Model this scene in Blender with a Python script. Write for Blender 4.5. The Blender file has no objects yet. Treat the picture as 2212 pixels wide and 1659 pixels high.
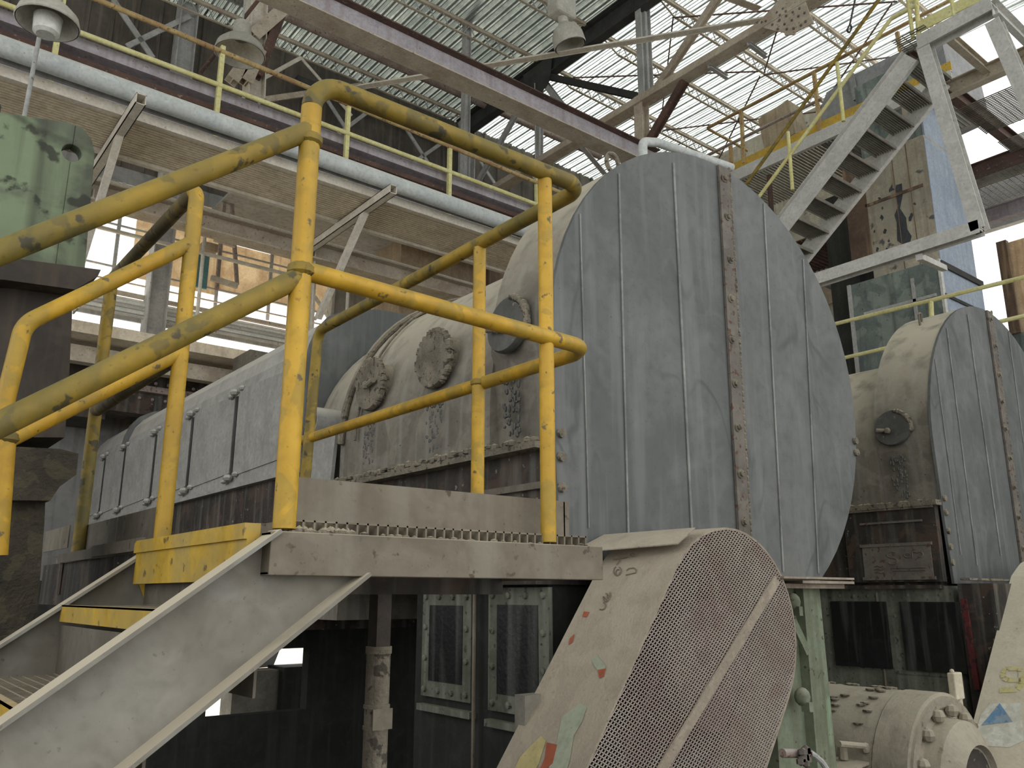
import bpy, bmesh, math, random
from mathutils import Vector, Matrix
random.seed(7)
S = bpy.context.scene
COL = S.collection
# ------------------------------------------------------------------ camera
W, H, FPX = 2212.0, 1659.0, 1803.0
PITCH, YAW = math.radians(14.15), math.radians(38.77)
CAM = Vector((0, 0, 1.6))
FWD = Vector((math.sin(YAW)*math.cos(PITCH), math.cos(YAW)*math.cos(PITCH), math.sin(PITCH)))
RGT = Vector((math.cos(YAW), -math.sin(YAW), 0))
UPV = RGT.cross(FWD)
cam = bpy.data.cameras.new('camera'); camo = bpy.data.objects.new('camera', cam); COL.objects.link(camo)
cam.sensor_fit = 'HORIZONTAL'; cam.sensor_width = 36.0; cam.lens = 36.0*FPX/W; cam.clip_end = 300
camo.matrix_world = Matrix(((RGT.x, UPV.x, -FWD.x, CAM.x), (RGT.y, UPV.y, -FWD.y, CAM.y), (RGT.z, UPV.z, -FWD.z, CAM.z), (0, 0, 0, 1)))
S.camera = camo
# ------------------------------------------------------------------ world, sun, exposure
S.view_settings.view_transform = 'Standard'; S.view_settings.look = 'None'; S.view_settings.gamma = 1; S.view_settings.use_curve_mapping = False
S.view_settings.exposure = 0.22
wd = bpy.data.worlds.new('world'); S.world = wd; wd.use_nodes = True
wn = wd.node_tree.nodes; wl = wd.node_tree.links
bg = wn['Background']; bg.inputs[1].default_value = 1.35; bg.inputs[0].default_value = (1.0, 0.998, 0.985, 1)
sun = bpy.data.lights.new('sun', 'SUN'); sun.energy = 18; sun.angle = math.radians(12); sun.color = (1, .95, .86)
suno = bpy.data.objects.new('sun', sun); COL.objects.link(suno)
suno.rotation_euler = Vector((-0.15, -0.6, -0.75)).to_track_quat('-Z', 'Y').to_euler()
S.cycles.max_bounces = 6; S.cycles.diffuse_bounces = 4

def at(px, py, ax, v):
    """point on the plane x|y|z = v that is seen at a pixel of the photograph"""
    d = FWD*FPX + RGT*(px-W/2) + UPV*(H/2-py); i = 'xyz'.index(ax)
    return CAM + d*((v-CAM[i])/d[i])
def P(*a): return Vector(a)
# ------------------------------------------------------------------ mesh builder
class MB:
    def __init__(s): s.v = []; s.f = []; s.sm = []
    def add(s, vs, fs, smooth=False):
        o = len(s.v); s.v += [Vector(v) for v in vs]
        for f in fs: s.f.append([i+o for i in f]); s.sm.append(smooth)
        return s
    def hexa(s, c): return s.add(c, [(0,3,2,1),(4,5,6,7),(0,1,5,4),(1,2,6,5),(2,3,7,6),(3,0,4,7)])
    def box(s, a, b):
        x0,x1 = sorted((a[0],b[0])); y0,y1 = sorted((a[1],b[1])); z0,z1 = sorted((a[2],b[2]))
        return s.hexa([(x0,y0,z0),(x1,y0,z0),(x1,y1,z0),(x0,y1,z0),(x0,y0,z1),(x1,y0,z1),(x1,y1,z1),(x0,y1,z1)])
    def frame(s, p, q, up):
        d = (q-p).normalized(); up = Vector(up)
        if abs(d.dot(up)) > .98: up = Vector((0,1,0)) if abs(d.y) < .9 else Vector((1,0,0))
        r = d.cross(up).normalized(); u = r.cross(d).normalized(); return d, r, u
    def bar(s, p, q, w, h, up=(0,0,1), off=(0,0)):
        """rectangular bar, w across, h along up; off shifts the section"""
        p = Vector(p); q = Vector(q); d,r,u = s.frame(p,q,up)
        c = []
        for e in (p,q):
            for a,b in ((-1,-1),(1,-1),(1,1),(-1,1)): c.append(e + r*(off[0]+a*w/2) + u*(off[1]+b*h/2))
        return s.add(c, [(0,3,2,1),(4,5,6,7),(0,1,5,4),(1,2,6,5),(2,3,7,6),(3,0,4,7)])
    def ibeam(s, p, q, w, h, t=.014, up=(0,0,1)):
        s.bar(p,q,w,t,up,(0,h/2-t/2)); s.bar(p,q,w,t,up,(0,-h/2+t/2)); return s.bar(p,q,t,h-2*t,up)
    def chan(s, p, q, w, h, t=.01, up=(0,0,1), side=1):
        s.bar(p,q,w,t,up,(0,h/2-t/2)); s.bar(p,q,w,t,up,(0,-h/2+t/2)); return s.bar(p,q,t,h-2*t,up,(-side*(w/2-t/2),0))
    def angle(s, p, q, w, t=.008, up=(0,0,1), side=1):
        s.bar(p,q,w,t,up,(0,-w/2)); return s.bar(p,q,t,w,up,(side*w/2,0))
    def tube(s, pts, r, n=14, caps=True, closed=False):
        pts = [Vector(p) for p in pts]; rings = []; N = len(pts)
        rr = r if isinstance(r,(list,tuple)) else [r]*N
        t0 = (pts[1]-pts[0]).normalized(); ref = Vector((0,0,1)) if abs(t0.z) < .9 else Vector((1,0,0))
        u = (ref - t0*ref.dot(t0)).normalized(); vs = []
        for i in range(N):
            a = (pts[i]-pts[i-1]) if i > 0 else (pts[1]-pts[0])
            b = (pts[i+1]-pts[i]) if i < N-1 else a
            t = (a.normalized()+b.normalized()).normalized()
            u = (u - t*u.dot(t)).normalized(); w = t.cross(u)
            sc = 1/max(.5, t.dot(b.normalized())) if False else 1
            for k in range(n):
                an = 2*math.pi*k/n; vs.append(pts[i] + (u*math.cos(an)+w*math.sin(an))*rr[i]*sc)
        fs = []
        for i in range(N-1):
            for k in range(n): fs.append((i*n+k, i*n+(k+1)%n, (i+1)*n+(k+1)%n, (i+1)*n+k))
        s.add(vs, fs, True)
        if caps:
            o = len(s.v)-len(vs); s.f.append([o+k for k in range(n)][::-1]); s.sm.append(False)
            s.f.append([o+(N-1)*n+k for k in range(n)]); s.sm.append(False)
        return s
    def cyl(s, p, q, r, n=20): return s.tube([p,q], r, n)
    def lathe(s, base, axis, prof, n=28):
        """prof: (radius, distance along axis) pairs"""
        base = Vector(base); ax = Vector(axis).normalized(); ref = Vector((0,0,1)) if abs(ax.z) < .9 else Vector((1,0,0))
        u = (ref-ax*ref.dot(ax)).normalized(); w = ax.cross(u); vs = []
        for (r,d) in prof:
            for k in range(n):
                an = 2*math.pi*k/n; vs.append(base+ax*d+(u*math.cos(an)+w*math.sin(an))*r)
        fs = [(i*n+k, i*n+(k+1)%n, (i+1)*n+(k+1)%n, (i+1)*n+k) for i in range(len(prof)-1) for k in range(n)]
        return s.add(vs, fs, True)
    def prism(s, poly, ax, a, b, caps=True, smooth=False):
        """poly in the two other axes (kept in xyz order) extruded along ax from a to b"""
        i = 'xyz'.index(ax); n = len(poly); vs = []
        for d in (a,b):
            for (m,k) in poly:
                c = [m,k]; c.insert(i,d); vs.append(c)
        o = len(s.v); s.add(vs, [(k,(k+1)%n,n+(k+1)%n,n+k) for k in range(n)], smooth)
        if caps:
            s.f.append([o+k for k in range(n)]); s.sm.append(False); s.f.append([o+n+k for k in range(n)][::-1]); s.sm.append(False)
        return s
    def plate(s, pts, t):
        """planar polygon thickened by vector t"""
        t = Vector(t); n = len(pts); vs = [Vector(p) for p in pts]+[Vector(p)+t for p in pts]
        return s.add(vs, [tuple(range(n)), tuple(range(2*n-1,n-1,-1))]+[(k,(k+1)%n,n+(k+1)%n,n+k) for k in range(n)])
    def blob(s, c, r, n=8):
        c = Vector(c); vs = []; m = n//2
        for i in range(m+1):
            th = math.pi*i/m
            for k in range(n):
                an = 2*math.pi*k/n; vs.append(c+Vector((math.sin(th)*math.cos(an)*r[0], math.sin(th)*math.sin(an)*r[1], math.cos(th)*r[2])))
        return s.add(vs, [(i*n+k,(i+1)*n+k,(i+1)*n+(k+1)%n,i*n+(k+1)%n) for i in range(m) for k in range(n)], True)
    def build(s, name, mat, parent=None, bevel=0):
        me = bpy.data.meshes.new(name)
        if parent is None:
            lo = [min(v[i] for v in s.v) for i in range(3)]; hi = [max(v[i] for v in s.v) for i in range(3)]
            org = Vector(((lo[0]+hi[0])/2,(lo[1]+hi[1])/2,lo[2]))
        else:
            org = Vector(parent['_o'])
        me.from_pydata([v-org for v in s.v], [], s.f)
        me.polygons.foreach_set('use_smooth', s.sm); me.update()
        bm = bmesh.new(); bm.from_mesh(me); bmesh.ops.recalc_face_normals(bm, faces=bm.faces); bm.to_mesh(me); bm.free()
        me.materials.append(M[mat])
        if any(s.sm): me.set_sharp_from_angle(angle=math.radians(38))
        o = bpy.data.objects.new(name, me); COL.objects.link(o); o['_o'] = list(org)
        if parent is None: o.location = org
        else: o.parent = parent
        if bevel:
            b = o.modifiers.new('b','BEVEL'); b.width = bevel; b.segments = 2; b.limit_method = 'ANGLE'
        return o
def fillet(pts, rads, n=7):
    pts = [Vector(p) for p in pts]; out = [pts[0]]
    for i in range(1, len(pts)-1):
        p = pts[i]; a = (pts[i-1]-p); b = (pts[i+1]-p); r = rads if not isinstance(rads,(list,tuple)) else rads[i-1]
        th = a.angle(b)/2
        if r <= 0 or th > 1.56: out.append(p); continue
        d = min(r/math.tan(th), a.length*.49, b.length*.49); r2 = d*math.tan(th)
        c = p + (a.normalized()+b.normalized()).normalized()*(r2/math.sin(th)); s0 = p+a.normalized()*d-c; s1 = p+b.normalized()*d-c
        for k in range(n+1):
            v = s0.normalized().slerp(s1.normalized(), k/n)*r2
            out.append(c+v)
    out.append(pts[-1]); return out
def tag(o, label=None, cat=None, group=None, kind=None):
    if label: o['label'] = label
    if cat: o['category'] = cat
    if group: o['group'] = group
    if kind: o['kind'] = kind
    return o
def thing(name, loc, label, cat, group=None):
    o = bpy.data.objects.new(name, None); COL.objects.link(o); o.location = loc; o['_o'] = list(loc)
    o.empty_display_size = .1
    return tag(o, label, cat, group)
def struct(name, mb, mat, label=None):
    o = mb.build(name, mat); o['kind'] = 'structure'
    if label: o['label'] = label
    return o
def copy_tree(o, off, parent=None):
    c = o.copy(); COL.objects.link(c)
    if parent is None: c.location = o.location + Vector(off); c['_o'] = list(c.location)
    else: c.parent = parent; c['_o'] = list(Vector(o['_o'])+Vector(off))
    for ch in o.children: copy_tree(ch, off, c)
    return c
def proto(mb, mat, name, pos, parent):
    """repeat of a small part: one shared mesh (built round the origin) placed at world positions"""
    me = None; r = []
    for p in pos:
        if me is None:
            me = bpy.data.meshes.new(name); me.from_pydata([tuple(v) for v in mb.v], [], mb.f); me.polygons.foreach_set('use_smooth', mb.sm)
            bm = bmesh.new(); bm.from_mesh(me); bmesh.ops.recalc_face_normals(bm, faces=bm.faces); bm.to_mesh(me); bm.free(); me.materials.append(M[mat]); me.set_sharp_from_angle(angle=math.radians(38))
        o = bpy.data.objects.new(name, me); COL.objects.link(o); o['_o'] = list(Vector(parent['_o'])); o.parent = parent; o.location = Vector(p)-Vector(parent['_o']); r.append(o)
    return r
# ------------------------------------------------------------------ materials
M = {}
def srgb(*c):
    f = lambda x: (x/12.92 if x <= .04045 else ((x+.055)/1.055)**2.4)
    return tuple(f(x/255.) for x in c)+(1,)
def mk(name, base, alt=None, dust=None, dust_amt=.6, streak=None, streak_amt=.5, chip=None, chip_amt=.12, rough=.8, metal=0, bump=.25, scale=3., cs=22., translucent=0, patch=None, patch_amt=.4, patch_scale=4., smear=None):
    m = bpy.data.materials.new(name); m.use_nodes = True; nt = m.node_tree; n = nt.nodes; l = nt.links
    b = n['Principled BSDF']; g = n.new('ShaderNodeNewGeometry')
    def noise(sc, det=5, stretch=None, dist=0):
        t = n.new('ShaderNodeTexNoise'); t.inputs['Scale'].default_value = sc; t.inputs['Detail'].default_value = det; t.inputs['Distortion'].default_value = dist
        if stretch:
            mp = n.new('ShaderNodeMapping'); mp.inputs['Scale'].default_value = stretch; l.new(g.outputs['Position'], mp.inputs[0]); l.new(mp.outputs[0], t.inputs['Vector'])
        else: l.new(g.outputs['Position'], t.inputs['Vector'])
        return t.outputs[0]
    def ramp(x, lo, hi):
        r = n.new('ShaderNodeMapRange'); r.inputs[1].default_value = lo; r.inputs[2].default_value = hi; l.new(x, r.inputs[0]); return r.outputs[0]
    def mul(x, k):
        r = n.new('ShaderNodeMath'); r.operation = 'MULTIPLY'; l.new(x, r.inputs[0])
        if isinstance(k, float): r.inputs[1].default_value = k
        else: l.new(k, r.inputs[1])
        return r.outputs[0]
    def mix(fac, a, c):
        r = n.new('ShaderNodeMixRGB'); l.new(fac, r.inputs[0])
        if isinstance(a, tuple): r.inputs[1].default_value = a
        else: l.new(a, r.inputs[1])
        r.inputs[2].default_value = c; return r.outputs[0]
    base = srgb(*base); alt = srgb(*alt) if alt else tuple(x*.72 for x in base[:3])+(1,)
    big = noise(scale, 6)
    c = mix(ramp(big, .38, .64), base, alt)
    fine = noise(scale*9, 4)
    c = mix(mul(ramp(fine, .45, .75), .4), c, tuple(x*.45 for x in base[:3])+(1,))
    c = mix(mul(ramp(noise(scale*3.1, 8, None, .8), .5, .72), .35), c, tuple(min(1, x*1.35+.02) for x in base[:3])+(1,))
    c = mix(mul(ramp(noise(60, 3), .66, .72), .45), c, tuple(x*.3 for x in base[:3])+(1,))
    if patch:
        c = mix(mul(ramp(noise(patch_scale, 7, None, .6), .52, .56), float(patch_amt)), c, srgb(*patch))
    if streak:
        c = mix(mul(ramp(noise(1, 5, (11, 11, .7)), .5, .68), float(streak_amt)), c, srgb(*streak))
    if smear:
        mt_ = n.new('ShaderNodeMath'); mt_.operation = 'SUBTRACT'; l.new(noise(1, 2, (1.5,1.5,.75), 1.3), mt_.inputs[0]); mt_.inputs[1].default_value = .5
        ab = n.new('ShaderNodeMath'); ab.operation = 'ABSOLUTE'; l.new(mt_.outputs[0], ab.inputs[0])
        c = mix(mul(mul(ramp(ab.outputs[0], .035, .008), ramp(noise(1.1,2),.45,.6)), .6), c, srgb(*smear))
    if chip:
        c = mix(mul(ramp(noise(cs, 8), .70-chip_amt, .74-chip_amt), .85), c, srgb(*chip))
    if dust:
        sx = n.new('ShaderNodeSeparateXYZ'); l.new(g.outputs['Normal'], sx.inputs[0])
        d = mul(ramp(sx.outputs[2], .15, .75), ramp(noise(5, 6), .18, .5))
        c = mix(mul(d, float(dust_amt)), c, srgb(*dust))
    l.new(c, b.inputs['Base Color']); b.inputs['Roughness'].default_value = rough; b.inputs['Metallic'].default_value = metal
    if bump:
        bn = n.new('ShaderNodeBump'); bn.inputs['Strength'].default_value = bump; bn.inputs['Distance'].default_value = .01
        l.new(noise(scale*12, 6), bn.inputs['Height']); l.new(bn.outputs[0], b.inputs['Normal'])
    if translucent:
        tr = n.new('ShaderNodeBsdfTranslucent'); l.new(c, tr.inputs[0]); ms = n.new('ShaderNodeMixShader'); ms.inputs[0].default_value = translucent
        l.new(b.outputs[0], ms.inputs[1]); l.new(tr.outputs[0], ms.inputs[2]); l.new(ms.outputs[0], n['Material Output'].inputs[0])
    M[name] = m
DUST = (205, 196, 178)
mk('yellow', (212,168,46), (190,148,38), dust=(150,140,95), dust_amt=.4, chip=(88,82,60), chip_amt=.05, cs=30, rough=.5, streak=(140,120,56), streak_amt=.5, bump=.15, patch=(150,132,58), patch_amt=.45, patch_scale=9)
mk('rail_dirty', (168,138,44), (122,108,44), dust=(128,122,84), dust_amt=.6, chip=(58,56,44), chip_amt=.08, cs=18, rough=.6, streak=(92,88,54), streak_amt=.5, bump=.2, patch=(92,86,52), patch_amt=.6, patch_scale=11)
mk('yellow_plate', (204,168,58), (184,150,48), dust=DUST, chip=(100,84,54), chip_amt=.06, streak=(168,152,104), streak_amt=.5, bump=.1, patch=(160,146,96), patch_amt=.4, patch_scale=8)
mk('pale_yellow', (222,218,160), (214,206,140), dust=(226,220,190), chip=(150,140,110), chip_amt=.02, bump=.05)
mk('rust_yellow', (190,168,116), (160,126,88), dust=(190,176,140), chip=(112,80,58), chip_amt=.1, bump=.1)
mk('dusty_steel', (118,112,100), (100,94,84), dust=DUST, dust_amt=.7, streak=(88,82,72), streak_amt=.4, chip=(78,64,52), chip_amt=.04)
mk('stringer', (143,140,131), (126,121,110), dust=(206,196,174), dust_amt=1., streak=(122,112,96), streak_amt=.4, patch=(164,168,162), patch_amt=.4, patch_scale=2.2, chip=(70,60,50), chip_amt=-.03, bump=.12)
mk('fascia', (130,122,107), (116,107,92), dust=(190,180,158), dust_amt=.9, streak=(148,143,130), streak_amt=.5, chip=(84,72,58), chip_amt=.05, patch=(108,98,84), patch_amt=.4, patch_scale=5)
mk('grating', (138,130,114), (112,104,90), dust=(186,176,152), dust_amt=.9)
mk('drum_face', (106,108,106), (91,94,93), streak=(128,130,128), streak_amt=.45, chip=(66,68,68), chip_amt=-.02, patch=(82,86,86), patch_amt=.5, patch_scale=.9, smear=(66,70,70), rough=.62, bump=.12, scale=1.3)
mk('drum_seam', (150,152,148), (110,112,112), dust=(168,164,152), bump=.3)
mk('drum_strip', (118,112,104), (98,92,86), chip=(92,62,46), chip_amt=.1, bump=.3)
mk('drum_body', (132,126,114), (112,108,98), dust=(204,196,176), dust_amt=.95, streak=(146,146,138), streak_amt=.5, patch=(96,90,80), patch_amt=.5, chip=(70,64,56), chip_amt=.02, bump=.45, scale=2.2)
mk('cover', (166,165,160), (150,149,144), dust=(212,208,196), dust_amt=.85, streak=(140,134,124), streak_amt=.4, chip=(96,88,78), chip_amt=-.02, bump=.12)
mk('caked', (134,126,110), (104,98,86), dust=(190,180,158), dust_amt=.7, chip=(66,60,52), chip_amt=.12, bump=1.0, scale=6)
mk('dark_disc', (92,92,88), (72,72,70), dust=(130,124,110), chip=(140,134,120), chip_amt=.04, bump=.6, rough=.55)
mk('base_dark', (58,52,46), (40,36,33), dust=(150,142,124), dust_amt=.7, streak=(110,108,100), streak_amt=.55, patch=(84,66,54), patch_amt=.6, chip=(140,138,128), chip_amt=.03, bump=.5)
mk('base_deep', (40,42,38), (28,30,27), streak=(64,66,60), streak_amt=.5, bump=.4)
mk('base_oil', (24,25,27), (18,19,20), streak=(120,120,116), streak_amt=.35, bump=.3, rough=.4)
mk('panel_green', (112,116,102), (84,86,74), dust=(140,136,116), streak=(150,152,142), streak_amt=.5, chip=(60,58,48), chip_amt=.08)
mk('green_paint', (128,138,116), (112,120,98), dust=(168,166,148), streak=(92,90,68), streak_amt=.65, chip=(76,70,54), chip_amt=.05, patch=(140,162,134), patch_amt=.7, patch_scale=1.6)
mk('green_stand', (104,114,94), (82,86,74), dust=(110,106,90), streak=(64,66,56), streak_amt=.7, chip=(46,48,40), chip_amt=.14, cs=9, patch=(132,148,116), patch_amt=.75, patch_scale=2.4, smear=(54,58,48))
mk('brown_dark', (74,66,58), (56,50,44), dust=(100,92,78), streak=(98,86,70), streak_amt=.5, bump=.4)
mk('moss_dark', (70,64,52), (50,46,38), patch=(92,86,62), patch_amt=.4, patch_scale=16, bump=.9, scale=7)
mk('guard', (162,150,134), (146,134,120), dust=(206,196,176), dust_amt=.6, patch=(178,166,148), patch_amt=.5, patch_scale=4, chip=(120,102,90), chip_amt=.03, bump=.5, scale=5)
mk('guard_two', (206,198,176), (194,184,162), dust=(220,212,192), chip=(128,98,78), chip_amt=.0, bump=.3, scale=4)
mk('mesh', (184,174,164), (170,156,148), dust=(200,192,178), bump=0, patch=(164,140,134), patch_amt=.5, patch_scale=3)
mk('weld_dark', (138,126,110), (124,112,98), bump=.2)
mk('pulley', (96,64,62), (66,48,46), dust=(120,100,92), bump=.3)
mk('orange_paint', (186,104,76), (170,92,66), bump=.1)
mk('mint_paint', (182,188,166), (170,176,156), bump=.2)
mk('cream_paint', (208,194,140), (196,182,128), bump=.1)
mk('blue_paint', (116,156,190), (104,140,172), patch=(196,192,176), patch_amt=.3, patch_scale=14, bump=.1)
mk('white_paint', (222,222,212), (206,206,192), patch=(196,190,170), patch_amt=.4, patch_scale=14, bump=.1)
mk('nine_paint', (208,198,138), (200,188,146), patch=(206,198,176), patch_amt=.6, patch_scale=14, bump=.1)
mk('motor', (156,148,132), (140,132,118), dust=(190,182,162), dust_amt=.8, chip=(96,86,72), chip_amt=.05, cs=9, bump=.5)
mk('motor_dark', (60,52,44), (44,38,34), chip=(120,110,96), chip_amt=.05, bump=.6)
mk('beam_lilac', (176,171,177), (160,154,159), dust=(180,172,164), streak=(128,104,96), streak_amt=.35, chip=(122,96,86), chip_amt=.03, bump=.1)
mk('beam_rust', (98,74,64), (76,58,52), dust=(150,136,122), chip=(140,122,108), chip_amt=.06, bump=.2)
mk('beam_tan', (196,186,168), (174,160,142), dust=(190,180,160), chip=(128,104,84), chip_amt=.05, bump=.15)
mk('beam_white', (220,214,200), (204,196,180), dust=(226,222,206), chip=(168,146,124), chip_amt=.02, bump=.08)
mk('beam_grey', (180,180,178), (160,160,157), dust=(186,182,172), chip=(110,92,80), chip_amt=.04, bump=.1)
mk('beam_dark', (62,62,60), (46,46,46), dust=(84,82,76), bump=.1)
mk('stair_grey', (204,203,198), (190,189,183), dust=(196,192,180), chip=(124,112,98), chip_amt=.01, bump=.08)
mk('tread', (128,123,112), (106,101,92), dust=(150,142,124), bump=.2)
mk('pipe_white', (206,210,208), (190,196,196), dust=(222,220,208), chip=(150,142,126), chip_amt=.0, bump=.1)
mk('pipe_rust', (158,146,138), (136,118,108), chip=(104,78,66), chip_amt=.1, dust=(180,176,170), bump=.2)
mk('roof_grey', (186,190,186), (168,173,170), rough=.5, bump=.03, scale=1.2, patch=(150,155,153), patch_amt=.3, patch_scale=1.5, translucent=.5)  # translucency added to brighten the left roof and give soft top light
mk('roof_rib_shade', (150,156,154), (138,145,143), bump=0)
mk('oily_frame', (70,76,62), (52,56,46), streak=(110,116,98), streak_amt=.5, chip=(30,30,26), chip_amt=.1, bump=.3)
mk('landing_olive', (112,100,70), (90,82,58), chip=(70,64,48), chip_amt=.1, patch=(150,128,66), patch_amt=.4, patch_scale=10, bump=.2)  # dull olive brown for the landing rails
mk('deck_cream', (232,218,194), (214,200,176), dust=(200,190,170), streak=(160,142,118), streak_amt=.3, bump=.05)
mk('roof_rib_shade_pale', (176,184,184), (168,176,176), bump=0)
mk('roof_light', (234,238,238), (224,229,230), rough=.6, bump=.03, scale=1., translucent=.62)  # same sheets as the left, paler and translucent so they read brighter lit
mk('siding_dark', (98,92,84), (80,75,68), streak=(124,114,102), streak_amt=.5, bump=.1, scale=1.)
mk('siding_grey', (150,150,148), (136,136,134), streak=(90,88,84), streak_amt=.4, bump=.1, scale=1.)
mk('panel_beige', (206,194,172), (184,168,146), streak=(160,138,112), streak_amt=.55, chip=(140,112,84), chip_amt=.0, bump=.1, translucent=.5)
mk('concrete', (140,136,126), (120,116,106), dust=(150,146,134), bump=.4)
mk('floor', (112,108,98), (92,88,80), bump=.4, scale=1.)
mk('tower_beige', (176,170,152), (160,152,136), streak=(128,116,98), streak_amt=.5, chip=(70,74,76), chip_amt=.05, cs=3.5, patch=(150,148,138), patch_amt=.5, patch_scale=1.2)
mk('tower_peel', (66,70,74), (52,56,60), bump=.2)
mk('tower_low', (116,128,122), (96,106,104), streak=(74,78,76), streak_amt=.6, patch=(146,158,148), patch_amt=.5, patch_scale=2, chip=(60,60,58), chip_amt=.03)
mk('tower_blue', (162,172,186), (150,161,177), streak=(126,138,156), streak_amt=.4, bump=.05)
mk('rust_col', (108,88,72), (84,68,58), streak=(170,146,116), streak_amt=.6, bump=.2)
mk('duct_grey', (140,140,140), (124,124,126), dust=(160,158,150), bump=.1)
mk('lamp_enamel', (196,194,184), (176,172,160), dust=(200,196,184), bump=.1)
mk('lamp_glass', (222,222,216), (206,206,200), rough=.25, bump=0)
mk('black', (16,16,17), (10,10,11), bump=0)
mk('red_paint', (104,38,36), (72,30,30), chip=(30,28,28), chip_amt=.15, bump=.1)
mk('teal', (96,140,146), (84,126,134), bump=.1)
exec_parts = True
# ================================================================== SETTING
GZ = -.6
struct('floor', MB().box((-14,-14,GZ-.3),(40,40,GZ)), 'floor')
def rib_strips(x0, x1, z, pitch=.235):  # added grey strips that paint in the shaded sides of the roof ribs
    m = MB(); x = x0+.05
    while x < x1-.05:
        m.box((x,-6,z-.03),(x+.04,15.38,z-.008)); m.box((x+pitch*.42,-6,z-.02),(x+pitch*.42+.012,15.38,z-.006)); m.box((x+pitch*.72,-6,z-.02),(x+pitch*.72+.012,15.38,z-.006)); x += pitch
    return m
def corrug(x0, x1, y0, y1, z, pitch=.235, h=.04, t=.006):
    pr = []; x = x0
    while x < x1-.01:
        w = min(pitch, x1-x)
        pr += [(x,0),(x+w*.10,-h*.22),(x+w*.16,0),(x+w*.40,0),(x+w*.46,-h*.22),(x+w*.52,0),(x+w*.74,0),(x+w*.80,-h),(x+w*.90,-h)]
        x += pitch
    pr.append((x1,0)); n = len(pr)
    vs = [(a,y0,z+b) for a,b in pr]+[(a,y1,z+b) for a,b in pr]+[(a,y0,z+b+t) for a,b in pr]+[(a,y1,z+b+t) for a,b in pr]
    fs = [(i,i+1,n+i+1,n+i) for i in range(n-1)]+[(2*n+i,3*n+i,3*n+i+1,2*n+i+1) for i in range(n-1)]
    return MB().add(vs, fs)
ZR = 13.06
struct('ceiling', corrug(-8.,10.6,-6,15.4,ZR), 'roof_grey')
struct('ceiling', corrug(10.75,16.9,-6,15.4,ZR), 'roof_light')
struct('ceiling', rib_strips(-8,10.5,ZR), 'roof_rib_shade')
struct('ceiling', rib_strips(10.8,16.9,ZR,.27), 'roof_rib_shade_pale')
# back wall: dark ribbed siding above, lights and openings below
YB = 15.4
def siding(x0, x1, z0, z1, y, pitch=.42):
    m = MB().box((x0,y,z0),(x1,y+.04,z1)); x = x0+.1
    while x < x1-.1: m.prism([(x,y),(x+.02,y-.045),(x+.07,y-.045),(x+.09,y)], 'z', z0, z1); x += pitch
    return m
struct('wall_back', siding(-8,17,9.25,13.06,YB), 'siding_dark')
struct('wall_back', MB().box((-8,YB,8.95),(17,YB+.05,9.25)).box((-8,YB-.05,8.6),(3.1,YB+.02,8.95)), 'siding_grey')
def yb(x0, x1, z0, z1): return ((x0,YB,z0),(x1,YB+.05,z1))
m = MB().box(*yb(3.5,5.05,7.2,8.95)).box(*yb(6.1,7.5,7.3,8.95)).box(*yb(5.05,6.1,7.3,8.3)).box(*yb(8.3,10.,7.2,8.95)).box(*yb(11.,13,7,8.95))
m.box(*yb(4.2,13,2.2,6.2))  # mostly hidden section, made translucent to add fill light
struct('wall_back', m, 'panel_beige')
m = MB().box(*yb(13,17,-.6,8.95)).box(*yb(-8,1.6,-.6,8.6)).box(*yb(7.5,8.3,6.9,8.0)).box(*yb(1.6,4.2,2.2,6.2))
m.box(*yb(1.6,13,6.36,6.78)).box(*yb(10,10.45,7,8.95))
m.box(*yb(1.6,4.4,-.6,2.2)).box(*yb(8.2,13,-.6,2.2)).box(*yb(4.4,8.2,1.0,2.2))
struct('wall_back', m, 'siding_grey')
m = MB()
for x in (3.2,5.05,6.1,7.5,8.3,10.45): m.box((x-.03,YB-.04,6.9),(x+.03,YB,8.95))
for z in (8.62,8.1,7.3): m.box((2,YB-.035,z-.015),(13,YB,z+.015))
struct('trim_1', m, 'beam_grey')
for i,(z,r,mt) in enumerate(((6.62,.04,'pipe_white'),(6.54,.035,'beam_grey'),(6.46,.04,'pipe_white'),(6.385,.035,'beam_grey'))):
    tag(MB().tube([(1.8,YB-.25,z),(12.5,YB-.25,z)], r, 10).build('conduit', mt),
        ['pale conduit, topmost of four running below the bright slot in the far wall','grey conduit, second from the top of the four on the far wall','pale conduit, third from the top of the four on the far wall','grey conduit, lowest of the four on the far wall'][i], 'pipe', 'conduits along the far wall')
tag(MB().box((2,YB-.2,6.76),(12.5,YB-.1,6.82)).box((2,YB-.2,6.98),(12.5,YB-.16,7.0)).build('floor_edge_beam','beam_tan'), 'tan floor edge beam crossing the bright strip of daylight', 'beam')
# right wall and its openings
XR = 16.95
struct('wall_right', MB().box((XR,7.6,-.6),(XR+.05,15.4,13.02)), 'tower_beige')
struct('wall_right', MB().box((XR,-6,-.6),(XR+.05,7.6,6.4)), 'tower_low')
a = at(2130,480,'x',XR)
struct('trim_2', MB().ibeam((XR,-2,a.z),(XR,7.6,a.z),.16,.42).ibeam((XR,-2,a.z+.95),(XR,7.6,a.z+.95),.16,.34), 'beam_grey')
struct('trim_3', MB().box((XR-.06,5.72,6.4),(XR+.06,5.9,a.z-.5)), 'rust_col')
struct('wall_right', MB().box((XR,2.,6.4),(XR+.04,5.72,a.z-.55)), 'panel_beige')
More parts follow.
